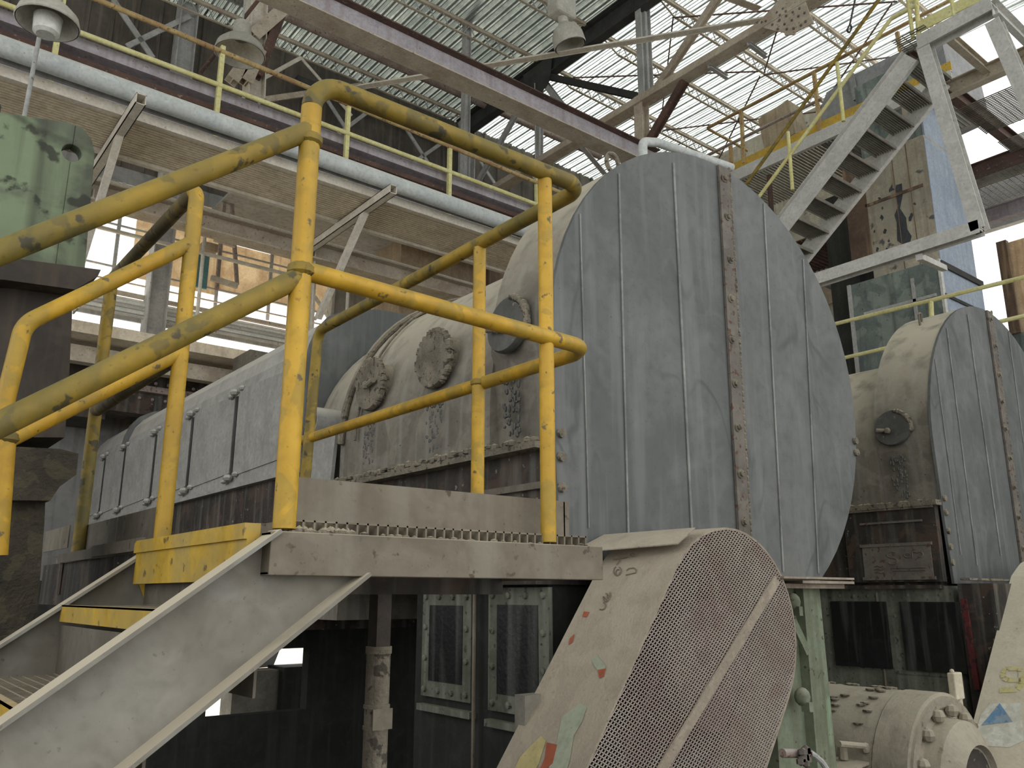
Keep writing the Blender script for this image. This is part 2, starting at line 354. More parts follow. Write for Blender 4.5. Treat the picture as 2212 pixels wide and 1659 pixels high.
# ------------------------------------------------------------------ roof joists
def joist(y, x0, x1, lab):
    t = thing('roof_joist', (x0,y,12.6), lab, 'roof joist', 'open web roof joists')
    zt, zb = 12.95, 12.67
    MB().angle((x0,y,zt),(x1,y,zt),.06,.012).bar((x0,y-.02,zt+.03),(x1,y-.02,zt+.03),.05,.012).build('top_chord','beam_tan',t)
    MB().bar((x0+.55,y,zb),(x1-.55,y,zb),.05,.02).bar((x0,y,zt-.02),(x0+.55,y,zb),.03,.02).bar((x1,y,zt-.02),(x1-.55,y,zb),.03,.02).build('bottom_chord','beam_tan',t)
    m = MB(); x = x0+.55; k = 0
    while x < x1-.7:
        m.bar((x,y,zb if k%2==0 else zt),(x+.17,y,zt if k%2==0 else zb),.016,.016); x += .17; k += 1
    m.build('web_rods','beam_grey',t)
ys = [14.9,13.65,12.12,10.62,9.08,7.55,6.05,4.5]
nth = ['nearest the back wall','second from the back wall','third from the back wall','fourth from the back wall','fifth from the back wall','sixth from the back wall','seventh from the back wall','farthest from the back wall']
for i,y in enumerate(ys):
    if i < 6: joist(y, -4, 10.45, 'open web roof joist under the dull left roof, '+nth[i].replace('seventh','last'))
    if i > 0: joist(y, 10.85, 16.9, 'open web roof joist under the bright right roof, '+nth[i])
# cross rods under right roof
rods = [((1290,255),(1640,75)),((1480,175),(1870,10)),((1472,100),(1600,20)),((1250,270),(1330,250)),((1600,190),(1720,100)),((1480,270),(1640,190)),((1650,190),(1870,60))]
m = [((11.2,11.8),(14.2,9.1)),((14.2,11.9),(11.4,9.1)),((11.4,9.1),(14.4,6.1)),((14.4,9.1),(11.4,6.1)),((14.4,12.0),(16.6,9.2)),((16.6,12.0),(14.4,9.2)),((14.4,9.1),(16.6,6.2)),((16.6,9.1),(14.4,6.2))]
for i,(p,q) in enumerate(m):
    tag(MB().bar((p[0],p[1],12.66+.02*(i%2)),(q[0],q[1],12.66+.02*(i%2)),.025,.025).build('brace_rod','beam_rust'), 'thin rusty cross brace rod under the bright roof joists', 'brace', 'thin cross braces under the bright roof')
# ------------------------------------------------------------------ rafter and truss at x = 10.65
XT = 10.65
tag(MB().ibeam((XT,-6,12.78),(XT,15.3,12.78),.2,.45,.02).box((XT-.14,-6,13.0),(XT+.14,15.3,13.03)).build('rafter','beam_dark'), 'dark deep rafter between the dull and the bright roof', 'beam')
t = thing('roof_truss', (XT,9,10.4), 'pale steel roof truss with gusset plates below the dark rafter', 'truss')
z0 = 10.6
MB().angle((XT-.07,-2,z0),(XT-.07,15.2,z0),.13,.012,side=-1).angle((XT+.07,-2,z0),(XT+.07,15.2,z0),.13,.012).build('bottom_chord','beam_tan',t)
def tr(p, q, w=.12, mt='beam_grey', n='truss_web'): MB().ibeam(p, q, w, w, .012, up=(1,0,0)).build(n, mt, t)
tr((XT,12.28,12.6),(XT,12.32,z0)); tr((XT,9.3,12.6),(XT,9.3,z0),.14); tr((XT,12.2,12.7),(XT,9.35,z0+.1),.13,'beam_dark')
tr((XT,12.2,12.6),(XT,10.9,z0)); tr((XT,6.25,12.6),(XT,9.1,z0),.12,'beam_tan'); tr((XT,6.2,12.6),(XT,6.2,z0),.14)
tr((XT,6.2,z0),(XT,3.2,12.6),.14,'beam_tan'); tr((XT,12.4,12.7),(XT,15.2,z0),.1)
MB().plate([(XT-.1,12.75,12.95),(XT-.1,12.55,12.3),(XT-.1,12.28,12.1),(XT-.1,11.85,12.35),(XT-.1,11.75,12.95)], (.02,0,0)).build('gusset_plate','beam_dark',t)
gp = [at(a,b,'x',XT-.13) for a,b in ((1637,50),(1680,2),(1735,-12),(1744,18),(1757,49),(1718,70),(1716,75),(1695,76),(1694,71),(1676,67),(1650,60))]
g = MB().plate(gp, (.02,0,0)).build('gusset_plate','beam_tan',t)
rv = MB().blob((0,0,0),(.016,.022,.022),8)
proto(rv,'drum_strip','rivet',[at(1600+a/6.144,b/6.144,'x',XT-.14) for a,b in ((220,300),(280,295),(335,280),(420,325),(480,165),(515,265),(520,200),(560,115),(600,150),(605,210),(580,320),(680,265),(690,160),(765,215),(780,110),(845,170),(800,335),(700,375),(610,385),(490,385),(860,285))],g)
# lower posts hanging to the girder and braces
tag(MB().ibeam(at(1385,210,'x',XT),at(1390,420,'x',XT),.2,.2,.016,up=(1,0,0)).build('hanger_post','beam_tan'), 'tan steel post hanging from the truss to the end of the big crossing beam', 'post')
tag(MB().ibeam(at(1480,175,'x',XT),at(1400,310,'x',XT),.13,.13,.012,up=(1,0,0)).build('knee_brace','beam_rust'), 'rust streaked diagonal brace right of the hanging tan post', 'brace')
# horizontal braces at the bottom chord
for i,(p,q,mt,lb) in enumerate((((1680,38),(770,190),'beam_white','long pale brace crossing the roof from the riveted plate to the left'),
        ((1150,390),(1215,320),'beam_grey','short pale brace under the end of the big crossing beam, the left of a V'),
        ((1310,380),(1255,315),'beam_grey','short pale brace under the end of the big crossing beam, the right of a V'),
        ((1640,20),(1480,-40),'beam_tan','tan brace leaving the riveted plate towards the top left'))):
    a = at(*p,'z',z0+.1); b = at(*q,'z',z0+.1)
    if i in (1,2): a = at(*p,'y',12.6); b = at(*q,'y',12.6)
    tag(MB().bar(a,b,.13,.012).bar(a,b,.012,.12,off=(.06,.05)).build('roof_brace',mt), lb, 'brace')
# brackets on the truss chord (short channels sticking out)
for i,(p,q) in enumerate((((1617,93),(1655,122)),((1532,142),(1570,167)))):
    a = at(*p,'z',10.5); b = at(*q,'z',10.5)
    tag(MB().chan(a,b,.07,.07,.01).build('stub_bracket','beam_grey'), ['short dark channel stub on the truss chord, nearest the riveted plate','short dark channel stub on the truss chord, farther from the riveted plate'][i], 'bracket')
# big crossing I-beam y = 9
t = thing('crossing_beam', (6,9,9.1), 'large lilac grey steel beam crossing the hall high above the platform rail', 'beam')
zb = 9.16
MB().bar((-2,9,zb),(10.55,9,zb),.02,.36).build('web','beam_lilac',t)
tag(MB().box((-2,8.87,zb+.18),(10.55,9.13,zb+.2)).build('top_flange','beam_rust',t), 'rust brown top flange')
tag(MB().box((-2,8.83,zb-.2),(10.55,9.17,zb-.18)).build('bottom_flange','beam_tan',t), 'dusty tan bottom flange')
# vertical hangers
for (a,b,y,w,mt,lb) in (((1010,-30),(1008,390),12.2,.14,'beam_grey','pale steel post hanging left of the dark rafter, behind the big crossing beam'),
        ((1391,-30),(1389,205),9.3,.14,'beam_grey','pale steel post above the end of the big crossing beam'),):
    p = at(*a,'y',y); q = at(*b,'y',y); q.x = p.x
    tag(MB().ibeam(p,q,w,w,.014,up=(1,0,0)).build('hanger_post',mt), lb, 'post')
# rusty pipe under left roof, along X
a = at(560,10,'y',14.3); 
tag(MB().tube([(a.x-.6,14.3,a.z),(a.x+9.5,14.3,a.z)], .09, 14).build('roof_pipe','pipe_rust'), 'rust streaked pipe running under the dull roof beside the dark siding', 'pipe')
tag(MB().tube([(a.x-5,14.6,a.z+.1),(a.x-.1,14.6,a.z+.1)], .07, 12).build('roof_pipe','beam_grey'), 'plain grey pipe ending above the left lamp, beside the rusty pipe', 'pipe')
# back wall framing: columns + X braces in front of siding
for i,(x,w,mt) in enumerate(((3.9,.34,'beam_grey'),(10.7,.3,'beam_grey'))):
    tag(MB().ibeam((x,15.1,5.45),(x,15.1,13),w,w,.02,up=(1,0,0)).build('wall_column',mt), ['grey steel column against the dark siding above the left walkway','grey steel column against the dark siding near the dark rafter'][i], 'column')
def brace(px0, px1, y, w, mt, lb):
    tag(MB().bar(at(*px0,'y',y),at(*px1,'y',y),w,w*.4,up=(0,1,0)).build('wall_brace',mt), lb, 'brace')
brace((245,0),(330,125),15.0,.1,'beam_grey','grey diagonal brace on the siding, above the left lamp, falling to the right')
brace((410,35),(275,100),15.0,.1,'beam_grey','grey diagonal brace on the siding, above the left lamp, rising to the right')
brace((650,125),(550,180),14.8,.08,'beam_white','thin pale brace on the siding, just right of the hanging lamp, rising')
brace((650,125),(760,250),14.8,.06,'beam_white','thin pale brace on the siding behind the yellow rail elbow, falling')
brace((575,215),(780,185),14.8,.12,'beam_tan','nearly level tan brace on the siding behind the yellow rail elbow')
brace((700,205),(755,290),15.,.08,'beam_grey','grey brace falling right between two siding bays, left of the pale post')
brace((790,245),(690,320),15.,.08,'beam_grey','grey brace rising right between two siding bays, left of the pale post')
brace((875,275),(930,360),15.,.08,'beam_grey','grey brace falling right beside the pale post foot')
brace((960,305),(895,350),15.,.08,'beam_grey','grey brace rising right beside the pale post foot')
brace((1035,345),(1090,430),15.,.08,'beam_grey','grey brace falling right behind the top rail corner')
brace((1110,375),(1060,415),15.,.1,'beam_white','pale brace rising right behind the top rail corner')
tag(MB().bar(at(640,170,'y',14.9),at(1240,400,'y',14.9),.12,.12).build('eave_beam','beam_dark'), 'dark eave beam where the dull roof meets the siding', 'beam')
# diagonal struts from wall column to crossing beam (left of elbow)
for (a,b,w,mt,lb) in (((620,15),(545,80),.22,'beam_tan','thick tan strut above the hanging lamp'),((610,20),(555,165),.16,'beam_rust','dark rusty strut falling steeply right of the hanging lamp'),
                   ((535,125),(500,175),.2,'beam_tan','tan strut below the hanging lamp, leaning left'),((560,110),(530,180),.2,'beam_tan','tan strut below the hanging lamp, leaning steeply')):
    tag(MB().ibeam(at(*a,'y',12.6),at(*b,'y',12.6),w,w,.02,up=(0,1,0)).build('column_strut',mt), lb, 'brace')
tag(MB().ibeam(at(555,-20,'y',12.7),at(548,215,'y',12.7),.3,.3,.02,up=(1,0,0)).build('hanger_post','beam_white'), 'whitish steel post right behind the hanging lamp', 'post')
tag(MB().tube([at(562,-5,'y',11.6),at(432,158,'y',11.6)], .03, 8).build('tie_rod','beam_rust'), 'thin rusty tie rod slanting past the left of the hanging lamp', 'brace')
tag(MB().tube([P(at(88,62,'y',9.08).x,9.08,12.68),at(88,62,'y',9.08),at(52,255,'y',9.08)], .022, 10).build('hanging_conduit','beam_grey'), 'thin grey vertical pipe hanging under the lamp at the top left corner', 'pipe')
tag(MB().tube([(XT-.13,12.3,12.5),(XT-.13,12.3,10.66)], .012, 6).build('hanging_wire','beam_grey'), 'thin wire hanging beside the post right of the dark rafter', 'wire')
hk = fillet([P(at(1848,-5,'y',6.05).x,6.05,12.68),at(1848,-5,'y',6.05),at(1836,52,'y',6.05),at(1829,66,'y',6.05),at(1835,71,'y',6.05),at(1840,60,'y',6.05),at(1836,52,'y',6.05)], .04, 3)
tag(MB().tube(hk, .017, 6).build('hanging_hook','beam_dark'), 'thin wire with a closed loop hanging in front of the bright roof', 'hook')

# ================================================================== CRANE WALKWAY (left, y = 10)
YW = 10.
t = thing('crane_girder', (4,10.3,7.4), 'large lilac crane girder with rusty top edge behind the left walkway rail', 'girder')
MB().box((-3,10.3,7.42),(10.3,10.33,8.0)).build('web','beam_lilac',t)
tag(MB().box((-3,10.12,7.99),(10.3,10.52,8.02)).box((-3,10.12,8.02),(10.3,10.15,8.14)).build('top_flange','beam_lilac',t),'grey violet top flange')
tag(MB().box((-3,10.2,7.86),(10.3,10.31,7.93)).build('rail_clip_strip','beam_rust',t), 'rust brown strip below the top flange')
MB().box((-3,10.1,7.4),(10.3,10.5,7.43)).build('bottom_flange','beam_lilac',t)
t = thing('walkway_railing', (4,10,7.3), 'faded yellow pipe railing along the left overhead walkway', 'railing')
MB().tube([(-3,YW,8.74),(9.6,YW,8.5)], .034, 10).build('top_rail','rust_yellow',t)
MB().tube([(-3,YW,8.14),(9.6,YW,8.1)], .034, 10).build('mid_rail','pale_yellow',t)
for x in (-.7,1.17,3.08,4.96,6.77,8.6):
    MB().bar((x,YW+.02,7.25),(x,YW+.02,8.6+(.12 if x < 5 else 0)),.06,.06,up=(0,1,0)).box((x-.05,YW-.06,7.2),(x+.07,YW+.08,7.26)).build('post','pale_yellow',t)
tag(MB().tube([(-3,9.5,7.32),(8.9,9.5,7.25)], .115, 24).build('walkway_pipe','pipe_white'), 'thick pale pipe running along the left overhead walkway', 'pipe')
t = thing('walkway_deck', (4,10.5,7.1), 'overhead walkway deck of grating with white edge angles, seen from below', 'walkway')
zd = 7.1
m = MB(); y = 9.8
while y < 10.72: m.box((-3,y,zd-.012),(9.6,y+.036,zd+.02)); y += .06
m.box((-3,9.74,zd+.02),(9.6,10.76,zd+.03))
m.build('grating','deck_cream',t)
MB().box((-3,9.70,zd-.03),(9.6,9.77,zd+.1)).build('edge_angle','beam_white',t)
MB().box((-3,10.72,zd-.05),(9.6,10.80,zd+.1)).build('edge_angle','beam_white',t)
MB().box((-3,9.66,zd+.10),(9.6,9.68,zd+.24)).build('kick_plate','siding_grey',t)
MB().ibeam((-3,11.9,zd-.1),(9.6,11.9,zd-.1),.3,.3,.02).build('rear_beam','beam_tan',t)
for i,(a,b,c,d) in enumerate((((305,213),(268,278),(262,275),(215,420)),((850,408),(705,500),(770,455),(742,545)))):
    ya = 9.3; x = at(*a,'z',7.0).x; A = P(x,at(*a,'z',7.0).y,7.0)
    t = thing('walkway_bracket', A, ['white walkway bracket nearest the green stand at the left','white walkway bracket right of the tall yellow corner post'][i], 'bracket')
    MB().box((A.x-.055,A.y,A.z-.07),(A.x+.055,11.9,A.z-.06)).box((A.x-.055,A.y,A.z+.05),(A.x+.055,11.9,A.z+.06)).box((A.x-.055,A.y,A.z-.07),(A.x-.045,11.9,A.z+.06)).box((A.x+.045,A.y,A.z-.07),(A.x+.055,11.9,A.z+.06)).build('arm','beam_white',t)
    MB().bar((x,9.95,A.z-.05),(x,11.3,A.z-1.3),.1,.08,up=(1,0,0)).build('strut','beam_white',t)
    tag(MB().ibeam((x,12.,5.3),(x,12.,7.05),.3,.3,.02,up=(1,0,0)).build('walkway_column','beam_white'), ['whitish column carrying the walkway behind the green stand','whitish column carrying the walkway right of the tall yellow corner post'][i], 'column')
# far white handrails y = 13
t = thing('gallery_railing', (4,13,6.6), 'white pipe railing in front of the bright far wall', 'railing')
for z in (7.74,6.97): MB().tube([(1.2,13,z+.02),(12.5,13,z-.02)], .035, 8).build('rail','beam_white',t)
for x in (4.0,6.62,9.2): MB().tube([(x,13,5.45),(x,13,7.74)], .03, 8).build('post','beam_white',t)
tag(MB().box((-2,12.9,5.28),(12.5,15.38,5.45)).build('gallery_floor','deck_cream'), 'tan gallery floor edge under the white railing', 'floor')  # slab widened back to the wall to bounce sun up at the walkway
# ladder-like rack against the far wall
t = thing('wall_ladder', at(480,640,'y',14.2), 'narrow rusty ladder frame in front of the far wall, left of the tall corner post', 'ladder')
for (p,q) in (((500,430),(512,615)),((485,430),(468,625))): MB().bar(at(*p,'y',14.2),at(*q,'y',14.2),.06,.06,up=(0,1,0)).build('side_rail','pipe_rust',t)
for i,(p,q) in enumerate((((462,470),(505,487)),((462,515),(508,530)),((455,600),(513,618)))): MB().bar(at(*p,'y',14.15),at(*q,'y',14.15),.06,.1).build('rung','beam_tan',t)
tag(MB().box(at(440,520,'y',14.3),at(470,545,'y',14.3)+P(0,.3,0)).build('wall_box','panel_beige'), 'small beige box on the far wall beside the ladder frame', 'box')
tag(MB().box((4.5,YB-.06,7.25),(4.85,YB-.01,7.95)).build('teal_panel','teal'), 'small teal panel at the far wall seen between the stair rails', 'panel')
tag(MB().box((4.6,12.9,8.55),(9.9,15.3,8.6)).box((4.6,12.9,8.3),(9.9,12.95,8.55)).build('soffit_panel','siding_grey'), 'grey sheet soffit above the bright far windows', 'panel')
# diagonal lattice frame behind corner post
t = thing('lattice_frame', at(710,720,'y',13.6), 'whitish lattice frame behind the tall yellow corner post', 'frame')
for (p,q) in (((682,540),(670,800)),((715,540),(706,812)),((680,555),(716,620)),((716,545),(680,600)),((680,640),(712,690)),((712,640),(680,690))): MB().bar(at(*p,'y',13.6),at(*q,'y',13.6),.05,.05,up=(0,1,0)).build('member','beam_white',t)
# far hopper-like masses at centre (between rails)
m = MB(); c = [at(*p,'y',13.9) for p in ((800,560),(1000,640),(1000,700),(800,700))]
tag(MB().box((8.0,13.5,5.45),(9.9,14.6,9.6)).build('vent_duct','panel_beige'), 'beige square duct in front of the far wall, behind the middle rail', 'duct')
tag(MB().box((10.0,13.2,5.45),(11.3,14.6,8.8)).build('vent_duct','rust_col'), 'brown square duct right of the beige duct', 'duct')
tag(MB().bar(at(750,570,'y',13.08),at(820,612,'y',13.08),.22,.05,up=(0,0,1)).build('loose_channel','beam_grey'), 'grey loose channel leaning behind the tall yellow corner post', 'beam')

# ---- lamps
def pendant(p, r, lab, hang, glass):
    t = thing('pendant_lamp', p, lab, 'lamp', None)
    MB().lathe(p, (0,0,1), [(r,0),(r*1.03,.01),(r*.95,r*.35),(r*.7,r*.62),(r*.35,r*.8),(r*.3,r*1.05),(r*.28,r*1.05),(r*.3,r*.75),(r*.6,r*.55),(r*.88,r*.33),(r*.97,.0)]).build('lamp_shade','lamp_enamel',t)
    MB().lathe(p+P(0,0,r*1.0), (0,0,1), [(.001,0),(r*.3,0),(r*.36,r*.1),(r*.36,r*.45),(r*.25,r*.55),(.001,r*.55)]).build('ballast_housing','lamp_enamel',t)
    MB().tube([p+P(0,0,r*1.4),p+P(0,0,hang)], .015, 8).build('stem','beam_grey',t)
    if glass: MB().lathe(p+P(0,0,-r*.45), (0,0,1), [(.001,0),(r*.3,0),(r*.42,r*.1),(r*.46,r*.7),(r*.42,r*.75)]).build('glass_lens','lamp_glass',t)
pendant(at(103,48,'y',8)+P(0,0,-.02), .27, 'round enamelled lamp with a white lens at the top left corner', 1.5, True)
pendant(at(518,118,'y',11), .36, 'pale bell shaped lamp hanging above the left walkway rail', 2.0, False)
p = at(1232,100,'y',9.1)
t = thing('flood_lamp', p, 'pale grey bell lamp with boxy ballast under the bright roof, at the dark rafter', 'lamp')
MB().lathe(p, P(-.25,.1,1), [(.27,0),(.28,.03),(.27,.2),(.22,.32),(.12,.40),(.1,.43),(.08,.4),(.18,.28),(.24,.15),(.25,0)]).build('lamp_shade','lamp_enamel',t)
MB().lathe(p, P(-.25,.1,1), [(.001,.28),(.17,.26)]).build('lens','lamp_glass',t)
MB().tube([p+P(-.1,.04,.4),p+P(-.13,.05,.55)], .09, 12).build('neck','lamp_enamel',t)
MB().box(p+P(-.36,-.1,.52),p+P(.08,.2,.9)).build('ballast_box','lamp_enamel',t, .04)
MB().box(p+P(-.14,0,.88),P(p.x-.06,p.y+.06,12.68)).build('stem','beam_grey',t)

# ================================================================== FRONT PLATFORM
YF = 1.70; PR = .0245
def xf(px, py, y=YF): return at(px,py,'y',y)
rt = thing('platform_railing', (1.1,1.7,1.75), 'thick yellow pipe guardrail around the front of the platform', 'railing')
ztop, zmid = 2.815, 2.31
cx, fx, bx = .745, 1.49, 1.64
# near corner post runs into the top rail
top = fillet([(cx,YF,1.735),(cx,YF,ztop),(bx,YF-.01,ztop),(bx,3.5,ztop-.01),(bx,3.56,1.9)], [.075,.07,.06], 10)
k = next(i for i,v in enumerate(top) if v.z > 2.5)
MB().tube([top[0],top[k]], .0245, 18).build('corner_post','yellow',rt)
MB().tube(top[k:], .0245, 18).build('top_rail','rail_dirty',rt)
mid = fillet([(cx,YF,zmid+.012),(fx+.13,YF-.01,zmid-.01),(bx+.015,YF+.06,zmid-.01),(bx+.01,3.62,zmid-.01)], [.06,.06], 6)
MB().tube(mid, .0225, 16).build('mid_rail','yellow',rt)
MB().tube([(fx,YF,1.735),(fx,YF,ztop-.01)], .0212, 18).build('front_post','yellow',rt)
MB().tube([(bx,2.225,1.74),(bx,2.225,ztop-.02)], .0225, 16).build('side_post','yellow',rt)
MB().tube([(bx,3.56,1.74),(bx,3.56,1.95)], .0235, 16).build('rear_post','yellow',rt)
def weld(p, r, par): MB().blob(p,(r,r,r*.7),10).build('weld_bead','rail_dirty',par)
weld((cx,YF,zmid+.01),.034,rt); weld((fx,YF,zmid-.005),.030,rt); weld((cx,YF,2.652),.033,rt); weld((bx,2.225,zmid-.01),.029,rt)
# stair handrails
sn = thing('stair_handrail', (.4,1.7,1.3), 'near yellow stair handrail sloping down to the left from the corner post', 'handrail')
d1 = (2.65-2.206)/(.711-.161); d2 = (2.30-1.894)/(.735-.201)
MB().tube([(cx,YF,2.65+.03),(-.9,YF,2.65+.03-d1*(cx+.9))], .0235, 18).build('top_rail','rail_dirty',sn)
MB().tube([(cx,YF,2.305),(-.9,YF,2.305-d2*(cx+.9))], .0235, 18).build('mid_rail','rail_dirty',sn)
sf = thing('stair_handrail', (.4,2.51,1.3), 'far yellow stair handrail with a bent end, behind the near one', 'handrail')
YR = 2.51
fr = fillet([at(408,528,'y',YR),at(52,700,'y',YR),at(8,880,'y',YR),at(-8,1130,'y',YR)], [.08,.3], 8)
MB().tube(fr, .0235, 16).build('top_rail','yellow',sf)
MB().tube([at(388,762,'y',YR),at(18,950,'y',YR)], .0225, 16).build('mid_rail','yellow',sf)
MB().tube([at(14,930,'y',YR),at(-6,1200,'y',YR)], .0245, 16).build('end_post','yellow',sf)
weld(at(16,945,'y',YR),.034,sf)
# landing rail
lr = thing('landing_railing', (.735,3,1.75), 'yellow and olive brown pipe railing on the left landing behind the stair', 'railing')
XL = .735
MB().tube(fillet([(XL,2.51,1.735),(XL,2.51,2.85),(XL,3.535,2.855),(XL,3.55,2.2)], [.045,.05], 8)[:9], .0235, 16).build('near_post','yellow',lr)
MB().tube([(XL,2.535,2.848),(XL,3.54,2.855)], .0235, 16).build('top_rail','landing_olive',lr)
MB().tube([(XL,2.51,2.30),(XL,3.54,2.30)], .0225, 16).build('mid_rail','landing_olive',lr)
MB().tube([(XL,3.54,1.74),(XL,3.54,2.855)], .0245, 16).build('far_post','rail_dirty',lr)
# platform deck: fascia channel, grating, toe plates
pf = thing('access_platform', (1.18,2.4,1.64), 'dusty grey steel access platform with grating at the top of the stair', 'platform')
XA, XB = .70, 1.65
MB().chan((XA,1.685,1.682),(XB,1.685,1.682),.05,.088,.008,side=1).box((XA,1.658,1.638),(XB,1.664,1.727)).build('fascia','fascia',pf,.002)
MB().box((XA,1.662,1.638),(XA+.006,1.72,1.726)).box((XB-.006,1.662,1.64),(XB,4.1,1.727)).build('end_plate','fascia',pf)
m = MB()
z0g, z1g = 1.724, 1.756
y = 1.735
while y < 4.05: m.box((XA+.04,y,z1g-.004),(XB-.02,y+.005,z1g)); y += .1
x = XA+.06
while x < XB-.01:
    m.box((x,1.70,z0g),(x+.0045,4.05,z1g)); x += .0262
m.box((XA+.05,1.70,z1g-.004),(XB-.02,1.708,z1g)).box((XA+.05,1.735,z0g),(XB-.02,1.738,z1g-.004))
m.build('grating_deck','grating',pf)
MB().box((cx+.04,1.765,1.757),(1.625,1.770,1.857)).build('toe_plate','fascia',pf)
MB().box((1.605,1.765,1.757),(1.61,3.9,1.855)).build('toe_plate','fascia',pf)
MB().box((XL+.02,2.62,1.757),(XL+.025,3.1,1.858)).build('toe_plate','dusty_steel',pf)
MB().box((XL+.02,3.105,1.757),(XL+.025,3.62,1.858)).build('toe_plate','dusty_steel',pf)
MB().box((XL-.02,3.64,1.775),(XL-.015,4.1,1.862)).build('toe_plate','fascia',pf)
MB().box((XL-.03,2.6,1.725),(XL-.02,3.2,1.762)).box((XL-.026,3.1,1.720),(XL-.018,3.75,1.755)).build('edge_strip','dusty_steel',pf)
MB().box((XL-.01,2.56,1.56),(XL+.01,4.1,1.72)).build('side_beam','base_dark',pf)
for yy in (2.1,2.9,3.7): MB().box((XA+.02,yy,1.6),(XB,yy+.05,1.72)).build('cross_member','base_dark',pf)
# clumps of dried slurry along the grating edge
m = MB()
for i in range(70):
    x = random.uniform(.74,1.64); x = random.choice([x, random.uniform(.76,.9)])
    m.blob((x, random.uniform(1.672,1.70), 1.729), (random.uniform(.006,.014), .008, random.uniform(.002,.007 if x > .92 else .016)), 6)
tag(m.build('slurry_crust','caked'), 'dry grey slurry crust spilled along the platform edge', 'dirt', kind='stuff')
# platform leg below
a = at(822,1300,'y',2.7)
lg = MB().box((a.x-.028,2.67,GZ),(a.x+.028,2.73,1.6)).build('leg','brown_dark',pf)
MB().tube([(a.x,2.7,.55),(a.x,2.7,at(820,1400,'y',2.7).z)], .042, 12).build('hose_wrap','caked',lg)
for yy in (1400,1408,1525,1570): 
    z = at(820,yy,'y',2.7).z; MB().tube([(a.x,2.7,z-.006),(a.x,2.7,z+.006)], .046, 12).build('clamp_band','fascia',lg)
tag(MB().box((a.x-.038,2.655,at(822,1572,'y',2.7).z),(a.x+.038,2.66,at(822,1528,'y',2.7).z)).build('sticker','fascia',lg), 'pale worn sticker')
# ------------------------------------------------------------------ stairs
st = thing('access_stair', (.2,2.1,GZ), 'dusty steel stair with yellow step noses climbing to the platform', 'stairs')
sl = .735; ang = math.atan(sl)
def stringer(y, side, name, x1=.76, dz=0):
    # centre line: passes (.83,1.683) for the near one
    dn = .098; nx, nz = math.sin(ang), -math.cos(ang)
    top0 = P(.715,y,1.730+dz); D = P(-math.cos(ang),0,-math.sin(ang)); N = P(math.sin(ang),0,-math.cos(ang))
    Wd = .2; m = MB(); L = 3.4
    A = top0; B = top0+D*L; Bl = B+N*Wd
    # lower end of the upper cut: horizontal under the platform
    k = (1.640-top0.z-N.z*Wd)/(-D.z); C = top0+N*Wd-D*k
    m.plate([A,B,Bl,C,P(.72,y,1.64)],(0,.008,0))
    yo = y-.055*side
    for (e,f,tn) in ((A,B,N),(C,Bl,-N)):
        m.plate([P(e.x,y,e.z),P(f.x,y,f.z),P(f.x,yo,f.z),P(e.x,yo,e.z)], tn*.008)
    return m.build('stringer','stringer',st)
stringer(1.70,1,'n'); stringer(2.57,1,'f')
def tread(x, z, first=False):
    m = MB(); y0, y1 = 1.71, 2.525
    if first: return
    m.box((x,y0,z-.042),(x+.004,y1,z)); m.box((x,y0,z-.004),(x+.02,y1,z))
    n = m.build('step_nose','yellow_plate',st)
    g = MB(); yy = y0
    while yy < y1: g.box((x+.02,yy,z-.03),(x+.22,yy+.004,z-.002)); yy += .028
    k = 0
    while k < 8: g.box((x+.02+k*.027,y0,z-.008),(x+.025+k*.027,y1,z-.002)); k += 1
    g.box((x+.2,y0,z-.04),(x+.205,y1,z))
    g.build('step_grating','grating',st)
    MB().box((x+.206,y0,z-.175),(x+.212,y1,z+.12)).build('riser_plate','dusty_steel',st)
MB().box((.665,1.715,1.712),(.700,2.52,1.745)).build('step_nose','yellow_plate',st)
MB().plate([at(300,1222,'y',2.566),at(324,1208,'y',2.566),at(322,1300,'y',2.566),at(312,1296,'y',2.566),at(300,1262,'y',2.566)],(0,.003,0)).build('paint_overspray','yellow_plate',st)
MB().box((.672,1.715,1.628),(.690,2.52,1.712)).build('riser_plate','yellow_plate',st)
for k in range(1,8): tread(.70-.20*k, 1.745-.172*k)
